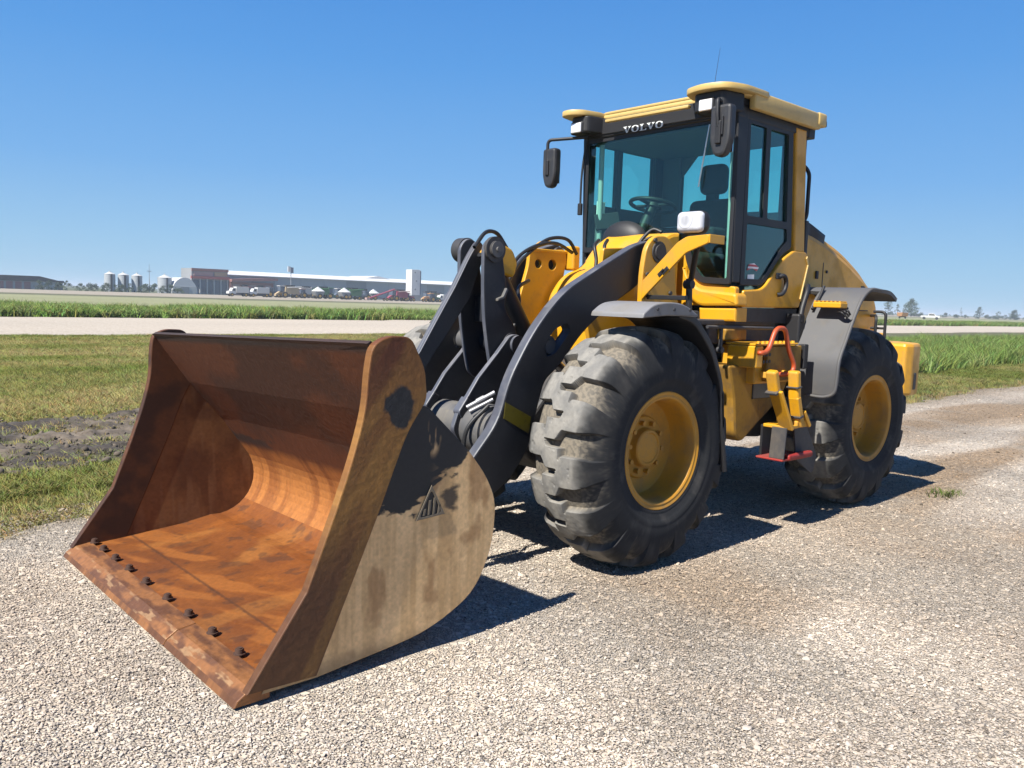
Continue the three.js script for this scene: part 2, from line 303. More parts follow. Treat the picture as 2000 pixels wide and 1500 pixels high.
  // bolt-on edge in two lengths, bright where it scrapes
  const mEdge = std({ map: tex(1024, 256, [-1.3, 1.3, 2.5, 2.9], (x, z) => { const f = fbm(x * 50, z * 50, 110, 3), g = fbm(x * 6, z * 20, 111, 4); const c = mix3(mix3([0.36, 0.15, 0.05], [0.17, 0.07, 0.03], sm(0.4, 0.65, g)), [0.46, 0.27, 0.13], sm(0.55, 0.7, fbm(x * 12, z * 60, 112, 3)) * sm(2.72, 2.77, z) * 0.8); const k = 0.75 + 0.5 * f; return c.map((q) => q * k * 0.66); }), bumpMap: rustBump, bumpScale: 0.003, roughness: 0.55, metalness: 0.25 });
  for (const [a, b] of [[-W + 0.004, 0.448], [0.456, W - 0.004]]) M('cutting_edge', prof([[2.66, 0.078], [2.745, 0.066], [2.8, 0.03], [2.815, 0.004], [2.66, 0.004]], a, b, { bevel: 0.005 }), mEdge, bucket);
  const mBolt = std({ color: lin(0.06, 0.03, 0.02), roughness: 0.7 });
  [-1.17, -0.99, -0.77, -0.53, -0.26, 0.05, 0.33, 0.61, 0.9, 1.12].forEach((x, i) => {
    const g = [new THREE.CylinderGeometry(0.019, 0.021, 0.022, 6).rotateY(i), new THREE.CylinderGeometry(0.011, 0.011, 0.03, 8), new THREE.CylinderGeometry(0.027, 0.027, 0.006, 14).translate(0, -0.012, 0)];
    g.forEach((k) => k.translate(x, 0.09, 2.645));
    M('bolt', g, mBolt, bucket);
  });
  // triangular maker's mark welded on the left side: a frame and three upright strokes
  const E = [[1.87, 0.79], [1.955, 0.632], [1.79, 0.642]], C = [1.871, 0.688], ins = E.map(([a, b]) => [a + (C[0] - a) * 0.22, b + (C[1] - b) * 0.22]);
  const mark = [prof(E, W, W + 0.007, { bevel: 0.002, holes: [ins] })];
  for (const [z0, h] of [[1.918, 0.032], [1.89, 0.07], [1.862, 0.078], [1.834, 0.042]]) mark.push(prof([[z0, 0.65], [z0 - 0.012, 0.65], [z0 - 0.02, 0.65 + h], [z0 - 0.006, 0.65 + h]], W, W + 0.007, { bevel: 0.002 }));
  M('emblem_recess', prof(ins, W - 0.002, W + 0.0025, { bevel: 0 }), m.black, bucket);
  M('emblem', mark, painted([0.24, 0.19, 0.13], { amount: 0.3, s: 121 }), bucket);
  // wear skids and coupling brackets behind
  for (const x of [-0.47, -0.36, 0.36, 0.47]) M('bucket_bracket', prof([[1.62, 0.86], [1.3, 0.72], [0.98, 0.64], [0.94, 0.52], [1.05, 0.46], [1.5, 0.42], [1.6, 0.6]], x - 0.02, x + 0.02, { r: 0.04 }), m.arm, bucket);
  for (const x of [-0.12, 0.12]) M('bucket_bracket', prof([[1.9, 1.06], [1.55, 1.08], [1.3, 0.95], [1.3, 0.82], [1.62, 0.74]], x - 0.02, x + 0.02, { r: 0.05 }), m.arm, bucket);
}

// the far side sits a little lower and further forward at the top: the bucket is slightly racked
loader.traverse((o) => {
  if (!o.isMesh || o.parent.name === 'wheel_loader' && o.name !== 'bucket' || o.userData.racked) return;
  const p = o.geometry.attributes.position; o.userData.racked = 1;
  for (let i = 0; i < p.count; i++) { const t = (1.2 - p.getX(i)) / 2.4, y = p.getY(i); if (p.getZ(i) < 1.7 && Math.abs(p.getX(i)) < 0.6) continue; p.setZ(i, p.getZ(i) + 0.066 * t * y / 1.44); p.setY(i, y * (1 - 0.058 * t)); }
});
loader.traverse((o) => { delete o.userData.racked; });

// ---- wheels
{
  const R = 0.765, N = 14, D = Math.PI * 2 / N, nT = 1400;
  // half profile [x, r, tread coordinate 0 (crown) .. 1 (shoulder) .. 2 (bead)]
  const prof2 = [];
  for (let i = 0; i <= 34; i++) { const s = i / 34; prof2.push([0.178 * s, R - 0.022 * s * s, s]); }
  const curve = new THREE.CatmullRomCurve3([[0.178, R - 0.022], [0.212, 0.718], [0.238, 0.68], [0.262, 0.61], [0.272, 0.53], [0.266, 0.46], [0.25, 0.4], [0.236, 0.358]].map(([a, b]) => new THREE.Vector3(a, b, 0)));
  for (let i = 1; i <= 26; i++) { const t = i / 26, p = curve.getPoint(t); prof2.push([p.x, p.y, 1 + t]); }
  const rows = []; // from outer bead (x > 0) to inner
  for (let i = prof2.length - 1; i >= 0; i--) rows.push([prof2[i][0], prof2[i][1], prof2[i][2]]);
  for (let i = 1; i < prof2.length; i++) rows.push([-prof2[i][0], prof2[i][1], -prof2[i][2]]);
  const per = rows.length, P = new Float32Array(nT * per * 3), C = new Float32Array(nT * per * 3);
  const wrapA = (a) => a - Math.round(a);
  // two families of stepped lugs, one from each shoulder, whose inner blocks interlock across the centre
  const lug = (th, s) => { // 0 groove .. 1 lug
    let k = 0;
    for (const fam of [1, -1]) {
      const t = s * fam; if (t < -0.4 || t > 1.62) continue;
      const shift = 0.27 * sm(0.16, 0.46, t), half = t < 0.16 ? 0.19 : t < 1 ? mix(0.19, 0.285, sm(0.16, 0.5, t)) : 0.285 - 0.07 * sm(0.95, 1.5, t);
      const d = Math.abs(wrapA(th / D + (fam > 0 ? 0 : 0.5) + shift)) - half;
      k = Math.max(k, sm(0.007, -0.007, d) * sm(-0.4, -0.36, t) * sm(1.6, 1.25, t));
    }
    return k;
  };
  for (let i = 0; i < nT; i++) {
    const th = i / nT * Math.PI * 2;
    for (let j = 0; j < per; j++) {
      const [x, r0, s] = rows[j], a = Math.abs(s), k = (i * per + j) * 3;
      const sh = s + 0.22 * Math.sign(Math.sin(th / D * Math.PI * 2 * 1)) * 0; let h = lug(th, sh);
      const nz = fbm(th * 30, s * 9, 130, 3), chip = sm(0.7, 0.8, fbm(th * 14 + 7, s * 5, 131, 3)) * 0.006;
      let r = r0 - (a < 1.62 ? 0.048 * (1 - h) * sm(1.6, 1.0, a) : 0) - (a < 1.3 ? h * chip + (nz - 0.5) * 0.003 : 0);
      let xx = x + (a > 1 ? Math.sign(s) * (h - 0.7) * 0.022 * sm(1.65, 1.2, a) * sm(1.0, 1.2, a) : 0);
      if (a > 1.62) { const ring = sm(0.012, 0.0, Math.abs(a - 1.72) - 0.01) * 0.006 + sm(0.02, 0, Math.abs(a - 1.93) - 0.01) * 0.006; xx += Math.sign(s) * ring; }
      let y = r * Math.cos(th), z = r * Math.sin(th);
      const bulge = sm(-0.5, -0.75, y) * sm(0.35, 0, Math.abs(z)); xx *= 1 + 0.045 * bulge;
      if (y < -0.752) y = -0.752 + (y + 0.752) * 0.15;
      P[k] = xx; P[k + 1] = y; P[k + 2] = z;
      const dust = fbm(th * 9, s * 3 + 4, 133, 4), dd = fbm(th * 50, s * 16, 134, 3);
      const treadTop = mix3([0.155, 0.15, 0.14], [0.225, 0.213, 0.19], sm(0.3, 0.7, dust)), groove = mix3([0.2, 0.17, 0.128], [0.11, 0.097, 0.078], sm(0.3, 0.7, dd));
      let c = mix3(groove, treadTop, h);
      const wall = mix3([0.01, 0.011, 0.013], [0.05, 0.046, 0.042], sm(0.55, 0.85, fbm(th * 6, s * 5, 135, 4)) * 0.7 + sm(0.6, 0.8, dd) * 0.15);
      c = mix3(c, wall, mix(sm(0.85, 1.5, a + (dust - 0.5) * 0.5 + (dd - 0.5) * 0.4), sm(0.86, 1.2, a + (dust - 0.5) * 0.35), h));
      const f = 0.92 * (0.85 + 0.3 * dd); C[k] = c[0] * f; C[k + 1] = c[1] * f; C[k + 2] = c[2] * f;
    }
  }
  const idx = [];
  for (let i = 0; i < nT; i++) { const a = i * per, b = ((i + 1) % nT) * per; for (let j = 0; j < per - 1; j++) idx.push(a + j, b + j, a + j + 1, b + j, b + j + 1, a + j + 1); }
  const tyre = new THREE.BufferGeometry();
  tyre.setAttribute('position', new THREE.BufferAttribute(P, 3)); tyre.setAttribute('color', new THREE.BufferAttribute(C, 3)); tyre.setIndex(idx); tyre.computeVertexNormals();
  { const n = tyre.attributes.normal, v = new THREE.Vector3(); v.fromBufferAttribute(n, 34 + 26); if (v.y < 0) { for (let i = 0; i < idx.length; i += 3) { const t = idx[i]; idx[i] = idx[i + 1]; idx[i + 1] = t; } tyre.setIndex(idx); tyre.computeVertexNormals(); } }
  const mTyre = std({ vertexColors: true, roughness: 0.88 });
  const sh = (pts) => pts.map(([r, x]) => [r, x + 0.036]);
  const rimG = latheX(sh([[0.33, 0.15], [0.352, 0.178], [0.374, 0.192], [0.378, 0.203], [0.368, 0.21], [0.35, 0.204], [0.34, 0.206], [0.329, 0.2], [0.318, 0.18], [0.312, 0.14], [0.308, 0.05], [0.3, 0.03], [0.286, 0.024], [0.2, 0.024]]), 72);
  const discG = latheX(sh([[0.205, 0.02], [0.2, 0.036], [0.192, 0.042], [0.128, 0.044], [0.124, 0.05], [0.12, 0.085], [0.112, 0.093], [0.098, 0.095], [0.092, 0.088], [0.08, 0.09], [0.0, 0.092]]), 56);
  const backG = latheX([[0.0, 0], [0.31, 0], [0.31, -0.22], [0.37, -0.24], [0.33, -0.15]], 40);
  const boltG = new THREE.CylinderGeometry(0.0165, 0.0165, 0.04, 6).rotateZ(-Math.PI / 2);
  const front = G('wheel', loader, 0.888, 0.75, 0);
  const mk = (g, name, mat, opt) => { const o = new THREE.Mesh(g, mat); o.name = name; o.castShadow = o.receiveShadow = true; front.add(o); return o; };
  mk(tyre, 'tyre', mTyre);
  M('rim', [rimG, backG], m.rimYellow, front, { crease: 0.5 });
  M('hub', discG, m.rimYellow, front, { crease: 0.5 });
  for (let i = 0; i < 10; i++) { const a = i / 10 * Math.PI * 2 + 0.2; M('wheel_bolt', boltG.clone().translate(0.091, 0.16 * Math.cos(a), 0.16 * Math.sin(a)), m.rimYellow, front); }
  for (const [x, z, turn] of [[-0.888, 0, Math.PI], [0.888, -2.8912, 0], [-0.888, -2.8912, Math.PI]]) {
    const w = front.clone(); w.name = numbered('wheel'); w.position.set(x, 0.75, z); w.rotation.y = turn; loader.add(w);
  }
  for (const z of [0, -2.8912]) M('axle', [rod([-0.75, 0.75, z], [0.75, 0.75, z], 0.13), new THREE.SphereGeometry(0.24, 20, 14).translate(0, 0.75, z), disc(0.6, 0.78, 0.75, z, 0.2), disc(-0.78, -0.6, 0.75, z, 0.2)], m.frame, loader);
}

// ---- lift arms, crank, link, cylinders
{
  const outline = [[1.14, 0.52, 0.06], [1.1, 0.62, 0.05], [0.82, 0.92, 0.15], [0.75, 1.16, 0.15], [0.55, 1.47, 0.15], [0.30, 1.72, 0.15], [-0.08, 1.91, 0.1], [-0.39, 2.06, 0.06], [-0.57, 2.11, 0.06], [-0.67, 2.03, 0.06], [-0.62, 1.93, 0.06], [-0.44, 1.78, 0.1], [-0.15, 1.63, 0.1], [0.1, 1.46, 0.1], [0.31, 1.24, 0.05], [0.44, 1.15, 0.05], [0.5, 0.97, 0.1], [0.55, 0.74, 0.1], [0.69, 0.56, 0.1], [0.86, 0.45, 0.08], [1.04, 0.42, 0.08]];
  const hole = [[0.38, 1.485, 0.03], [0.255, 1.535, 0.03], [0.2, 1.47, 0.03], [0.35, 1.31, 0.03], [0.44, 1.285, 0.03], [0.475, 1.37, 0.03]];
  for (const s of [1, -1]) {
    const [a, b] = s > 0 ? [0.425, 0.505] : [-0.505, -0.425];
    const arm = M('lift_arm', prof(outline, a, b, { bevel: 0.012, holes: [hole] }), m.plate, loader, { litEdge: 3 });
    M('pivot_pin', [disc(s * 0.4, s * 0.53, 2.02, -0.57, 0.06), disc(s * 0.5, s * 0.545, 2.02, -0.57, 0.045)], m.frame, arm);
    M('pin_boss', [disc(s * 0.39, s * 0.53, 0.53, 1.05, 0.105), disc(s * 0.52, s * 0.545, 0.53, 1.05, 0.06)], m.arm, arm);
    M('cylinder_boss', [disc(s * 0.3, s * 0.44, 1.36, 0.36, 0.075), disc(s * 0.43, s * 0.46, 1.36, 0.36, 0.045)], m.dustySteel, arm);
    const cyl = M('lift_cylinder', [rod([s * 0.36, 0.78, -0.5], [s * 0.36, 1.16, 0.08], 0.062, 20), disc(s * 0.31, s * 0.41, 0.78, -0.5, 0.075)], m.yellow, loader);
    M('piston_rod', [rod([s * 0.36, 1.16, 0.08], [s * 0.36, 1.34, 0.34], 0.034, 16)], m.steel, cyl);
  }
  const stick = M('arm_sticker', prof([[0.775, 1.03], [0.555, 0.925], [0.57, 0.82], [0.785, 0.93]], 0.5055, 0.508, { bevel: 0.0005 }), painted([0.2, 0.16, 0.012], { dirt: [0.03, 0.03, 0.02], amount: 0.7, s: 141 }), loader);
  stick.userData.label = 'dirty yellow warning sticker on the lift arm';
  // cross tube with its casting
  M('cross_tube', [rod([-0.43, 0.83, 0.74], [0.43, 0.83, 0.74], 0.145, 32), rod([0.24, 0.83, 0.74], [0.4, 0.83, 0.74], 0.165, 32), rod([-0.4, 0.83, 0.74], [-0.24, 0.83, 0.74], 0.165, 32)], m.dustySteel, loader, { crease: 0.6 });
  for (const s of [1, -1]) M('crank_bracket', [prof([[0.36, 1.42, 0.05], [0.46, 1.43, 0.05], [0.58, 1.30], [0.73, 1.15], [0.81, 1.04], [0.885, 0.95, 0.02], [0.93, 0.83, 0.03], [0.87, 0.74], [0.66, 0.8], [0.5, 1.0], [0.32, 1.3, 0.05]], s > 0 ? 0.155 : -0.195, s > 0 ? 0.195 : -0.155, { bevel: 0.008 }), prof([[0.83, 1.03], [0.9, 0.94, 0.02], [0.87, 0.9], [0.78, 1.0]], s > 0 ? 0.14 : -0.21, s > 0 ? 0.21 : -0.14, { bevel: 0.01 }), disc(s * 0.14, s * 0.215, 1.36, 0.41, 0.06)], m.plate, loader, { litEdge: 3.4 });
  const crank = M('bell_crank', [1, -1].map((s) => prof([[0.52, 2.03, 0.06], [0.6, 2.06, 0.06], [0.67, 2.0, 0.06], [0.665, 1.73, 0.1], [0.65, 1.53, 0.1], [0.605, 1.3, 0.1], [0.56, 1.14, 0.06], [0.46, 1.1, 0.06], [0.34, 1.3, 0.06], [0.36, 1.46, 0.08], [0.48, 1.6, 0.05], [0.46, 1.72, 0.1], [0.5, 1.9, 0.1]], s > 0 ? 0.105 : -0.14, s > 0 ? 0.14 : -0.105, { bevel: 0.008 })), m.plate, loader, { litEdge: 3.4 });
  M('crank_web', [box(-0.11, 0.11, 1.5, 1.68, 0.5, 0.53, 0.005), rod([-0.15, 1.36, 0.41], [0.15, 1.36, 0.41], 0.075, 24)], m.arm, crank);
  M('crank_pin', [disc(0.13, 0.158, 1.975, 0.585, 0.083), disc(0.15, 0.172, 1.975, 0.585, 0.055)], m.frame, crank);
  M('crank_pin_cap', [disc(0.17, 0.178, 1.975, 0.585, 0.052), disc(0.176, 0.19, 1.975, 0.585, 0.016)], m.dustySteel, crank);
  M('crank_pin', [disc(-0.21, -0.13, 1.975, 0.585, 0.083)], m.frame, crank);
  const ridge = M('crank_rib', [prof([[0.47, 1.72], [0.5, 1.66, 0.02], [0.56, 1.645], [0.56, 1.66], [0.515, 1.675], [0.485, 1.73]], 0.138, 0.165, { bevel: 0.004 })], m.dustySteel, crank); ridge.name = numbered('crank_rib');
  // tilt link from the crank's top down to the back of the bucket
  M('tilt_link', [prof([[0.5, 1.97, 0.06], [0.55, 2.05, 0.06], [0.63, 1.94, 0.05], [0.75, 1.73], [0.9, 1.5], [1.02, 1.31], [1.3, 0.97, 0.06], [1.36, 0.86, 0.06], [1.27, 0.82, 0.06], [0.9, 1.3], [0.81, 1.41], [0.72, 1.53], [0.62, 1.66]], -0.075, -0.045, { bevel: 0.006 }), prof([[0.5, 1.97, 0.06], [0.55, 2.05, 0.06], [0.63, 1.94, 0.05], [0.75, 1.73], [0.9, 1.5], [1.02, 1.31], [1.3, 0.97, 0.06], [1.36, 0.86, 0.06], [1.27, 0.82, 0.06], [0.9, 1.3], [0.81, 1.41], [0.72, 1.53], [0.62, 1.66]], -0.1, -0.07, { bevel: 0.006 }), disc(-0.1, 0.1, 0.9, 1.3, 0.07)], m.plate, loader, { litEdge: 3.2 });
  M('tilt_cylinder', [rod([0, 1.82, 0.45], [0, 1.1, -0.05], 0.075, 22), rod([0, 1.84, 0.46], [0, 1.96, 0.56], 0.045, 18)], m.black, loader);
  M('cylinder_head', [prof([[0.5, 2.03, 0.04], [0.38, 1.99, 0.03], [0.33, 1.9, 0.03], [0.36, 1.8, 0.03], [0.46, 1.82], [0.58, 1.94, 0.04]], -0.05, 0.095, { bevel: 0.015 })], m.yellow, loader);
  // bright hose fittings on the cross tube
  const fit = M('hose_fitting', [rod([0.4, 1.08, 0.77], [0.29, 0.98, 0.9], 0.014, 14), rod([0.36, 1.044, 0.817], [0.33, 1.017, 0.853], 0.021, 6), rod([0.42, 1.04, 0.8], [0.33, 0.96, 0.91], 0.011, 12)], std({ color: lin(0.3, 0.3, 0.31), roughness: 0.5, metalness: 0.6 }), loader);
  fit.userData.label = 'bright steel hose fittings';
  // hydraulic hoses
  const hoses = [
    [[-0.12, 1.55, 0.42], [-0.16, 1.8, 0.21], [-0.2, 1.97, 0.05], [-0.2, 2.065, -0.15], [-0.2, 2.085, -0.33], [-0.22, 2.03, -0.52]],
    [[-0.06, 1.55, 0.4], [-0.1, 1.76, 0.25], [-0.16, 1.9, 0.1], [-0.2, 2.0, -0.05], [-0.22, 2.12, -0.28], [-0.2, 2.12, -0.45], [-0.2, 2.02, -0.55]],
    [[0.05, 1.4, 0.33], [0.0, 1.62, 0.22], [-0.14, 1.74, 0.1], [-0.25, 1.8, -0.1]],
    [[0.1, 1.98, 0.72], [0.05, 2.09, 0.58], [0.02, 2.09, 0.46], [0.02, 2.0, 0.37]],
    [[0.02, 2.12, -0.55], [0.1, 2.06, -0.42], [0.14, 1.96, -0.4], [0.16, 1.82, -0.36]],
    [[0.08, 2.12, -0.58], [0.16, 2.06, -0.46], [0.19, 1.96, -0.44], [0.2, 1.82, -0.4]],
    [[0.22, 1.88, -0.5], [0.24, 1.99, -0.62], [0.28, 2.1, -0.72], [0.34, 2.14, -0.76], [0.42, 2.13, -0.78], [0.5, 2.08, -0.76]],
    [[0.26, 1.86, -0.46], [0.27, 1.95, -0.55], [0.31, 2.03, -0.62], [0.36, 2.06, -0.65], [0.44, 2.04, -0.62], [0.52, 2.02, -0.6]],
    [[0.32, 2.02, -0.6], [0.34, 2.14, -0.68], [0.38, 2.2, -0.74], [0.44, 2.18, -0.76]],
    [[0.1, 1.55, -0.28], [0.08, 1.7, -0.26], [0.14, 1.76, -0.22], [0.24, 1.74, -0.18], [0.34, 1.7, -0.12], [0.4, 1.62, -0.02]],
    [[0.4, 1.0, 0.82], [0.34, 0.86, 0.93], [0.33, 0.72, 0.95], [0.38, 0.6, 0.95]],
  ];
  for (const h of hoses) M('hydraulic_hose', tube(h, 0.0135), m.hose, loader);
}

// ---- front frame: lift tower, cowl, front axle frame
{
  const far = [[-0.2, 2.03, 0.02], [-0.19, 1.92, 0.05], [-0.06, 1.52, 0.05], [-0.1, 1.38, 0.05], [-0.16, 1.2], [-0.3, 0.7], [-0.9, 0.7], [-0.9, 1.3], [-0.62, 1.55], [-0.55, 1.75, 0.05], [-0.6, 1.98, 0.05], [-0.58, 2.06, 0.03]];
  const round = (z, y, r) => Array.from({ length: 10 }, (_, i) => [z + r * Math.cos(i / 10 * 2 * Math.PI), y + r * Math.sin(i / 10 * 2 * Math.PI)]);
  const towerMat = m.yellow;
  M('lift_tower', [prof(far, -0.385, -0.35, { bevel: 0.006, holes: [round(-0.29, 1.935, 0.035), round(-0.44, 1.935, 0.042)] }), prof(far, 0.35, 0.385, { bevel: 0.006, holes: [round(-0.29, 1.935, 0.035), round(-0.44, 1.935, 0.042)] })], towerMat, loader);
  const outerP = [[-0.37, 1.2], [-0.385, 1.62, 0.05], [-0.385, 1.88, 0.08], [-0.42, 2.05, 0.05], [-0.5, 2.13, 0.05], [-0.64, 2.14, 0.05], [-0.72, 2.08, 0.05], [-0.78, 1.75], [-0.95, 1.3], [-0.95, 1.2]];
  for (const s of [1, -1]) M('tower_plate', [prof(outerP, s > 0 ? 0.545 : -0.585, s > 0 ? 0.585 : -0.545, { bevel: 0.008 })], m.yellow, loader);
  for (const [z, y] of [[-0.43, 1.72], [-0.43, 1.86], [-0.66, 1.9], [-0.7, 1.74], [-0.5, 2.1]]) M('bolt', disc(0.584, 0.6, y, z, 0.015, 8), m.frame, loader);
  for (const z of [0.22, 0.06, -0.1]) M('rivet', disc(1.198, 1.206, 1.628, z, 0.01, 8), m.frame, loader);
  M('pin_plate', [disc(0.58, 0.596, 2.02, -0.55, 0.075), disc(0.59, 0.606, 2.02, -0.55, 0.052)], m.frame, loader);
  M('tower_cap', [box(-0.39, -0.345, 2.025, 2.05, -0.6, -0.22, 0.008), box(-0.39, -0.28, 1.9, 2.09, -0.68, -0.6, 0.02)], m.yellow, loader);
  M('front_frame', [prof([[0.42, 0.62, 0.05], [0.42, 0.86, 0.05], [0.1, 1.2], [-0.4, 1.3], [-1.25, 1.25], [-1.3, 0.5, 0.05], [-0.4, 0.45], [0.2, 0.5]], -0.34, 0.34, { bevel: 0.02 }), box(-0.6, 0.6, 1.1, 1.3, -1.0, -0.35, 0.02), box(-0.55, 0.55, 0.55, 1.0, -0.25, 0.2, 0.03)], m.frame, loader);
  // yellow cowl that rises from the frame to the windscreen
  M('front_cowl', [prof([[-0.36, 1.3], [-0.36, 1.68, 0.08], [-0.5, 1.86, 0.1], [-0.72, 1.93, 0.1], [-0.86, 2.1, 0.1], [-1.02, 2.2, 0.06], [-1.14, 2.21], [-1.14, 1.3]], -0.32, 0.33, { bevel: 0.03 }), box(0.16, 0.32, 1.62, 1.8, -0.36, -0.2, 0.05)], m.yellow, loader);
  M('wiper_housing', [new THREE.SphereGeometry(0.2, 24, 12, 0, Math.PI * 2, 0, Math.PI / 2).scale(1.1, 0.75, 0.5).translate(-0.2, 2.17, -1.1)], m.black, loader);
  // headlamps on raised outrigger brackets
  for (const s of [1, -1]) {
    if (s > 0) {
      M('lamp_bracket', [xprof([[0.565, 1.665], [0.605, 1.71], [0.93, 2.0], [1.03, 2.035], [1.105, 2.06], [1.105, 2.115], [0.93, 2.105], [0.86, 2.07], [0.565, 1.8]].map(([x, y]) => [x, y]), -0.41, -0.39, { r: 0.02, bevel: 0.004 }), box(1.095, 1.112, 2.06, 2.115, -0.56, -0.395, 0.003)], m.yellow, loader);
      const vent = []; for (let i = 0; i < 2; i++) vent.push(box(-0.013, 0.013, -0.03, 0.03, -0.003, 0.003, 0.002).rotateZ(-0.85).translate(0.742 + i * 0.032, 1.87 + i * 0.015, -0.387));
      M('bracket_marking', vent, m.black, loader);
      M('bracket_stay', [box(0.6, 0.92, 1.69, 1.72, -0.46, -0.42, 0.004).translate(0, 0, 0), rod([1.0, 2.04, -0.42], [0.82, 1.83, -0.62], 0.02), rod([0.82, 1.84, -0.6], [0.82, 1.56, -0.62], 0.022), disc(0.79, 0.85, 1.8, -0.6, 0.03)], m.black, loader);
    }
    if (s > 0) {
    const x = s * 0.945;
    const lampG = box(x - 0.108, x + 0.108, 2.122, 2.276, -0.51, -0.39, 0.06);
    const housing = M('headlamp', lampG, m.black, loader);
    M('lamp_lens', [box(x - 0.1, x + 0.1, 2.13, 2.268, -0.45, -0.376, 0.058)], new THREE.MeshPhysicalMaterial({ color: lin(0.62, 0.62, 0.64), roughness: 0.35, clearcoat: 1, clearcoatRoughness: 0.08, map: tex(256, 256, [x - 0.13, x + 0.13, 2.1, 2.3], (u, v) => { const d = Math.hypot(u - x + 0.02, v - 2.21), g = sm(0.05, 0.02, d), r2 = sm(0.006, 0, Math.abs(d - 0.055)), f = fbm(u * 60, v * 12, 151, 2); const k = 0.85 - 0.3 * r2 - 0.25 * g + 0.2 * (f - 0.5); return [k, k, k * 1.02]; }) }), housing);
    }
  }
  // mudguard over the front wheel
  for (const s of [1, -1]) {
    const top = [[0.35, 1.575], [0.345, 1.6, 0.02], [0.26, 1.655, 0.05], [0.1, 1.675, 0.1], [-0.06, 1.66, 0.1], [-0.19, 1.6, 0.02], [-0.18, 1.585], [-0.03, 1.59, 0.1], [0.12, 1.59]];
    const rear = [[-0.03, 1.64, 0.1], [-0.22, 1.59, 0.08], [-0.43, 1.4, 0.08], [-0.56, 1.15, 0.1], [-0.6, 0.85], [-0.57, 0.85], [-0.53, 1.13, 0.1], [-0.4, 1.36, 0.08], [-0.2, 1.545, 0.08], [-0.03, 1.58, 0.1]];
    M('front_mudguard', [prof(s > 0 ? top : top.map(([z, y, q]) => [z * 0.5 - 0.24, y, q]), s > 0 ? 0.79 : -1.2, s > 0 ? 1.2 : -0.79, { bevel: 0.008 })], m.fender, loader);
    M('mudguard_liner', [prof(rear, s > 0 ? 0.66 : -1.17, s > 0 ? 1.17 : -0.66, { bevel: 0.008 })], m.black, loader);
    M('mudguard_flap', [prof([[-0.57, 1.1], [-0.6, 0.85], [-0.66, 0.55], [-0.63, 0.55], [-0.57, 0.85], [-0.54, 1.1]], s > 0 ? 0.64 : -1.17, s > 0 ? 1.17 : -0.64, { bevel: 0.006 }), box(s > 0 ? 0.58 : -0.8, s > 0 ? 0.8 : -0.58, 1.3, 1.5, -0.8, -0.45, 0.02)], m.black, loader);
  }
}

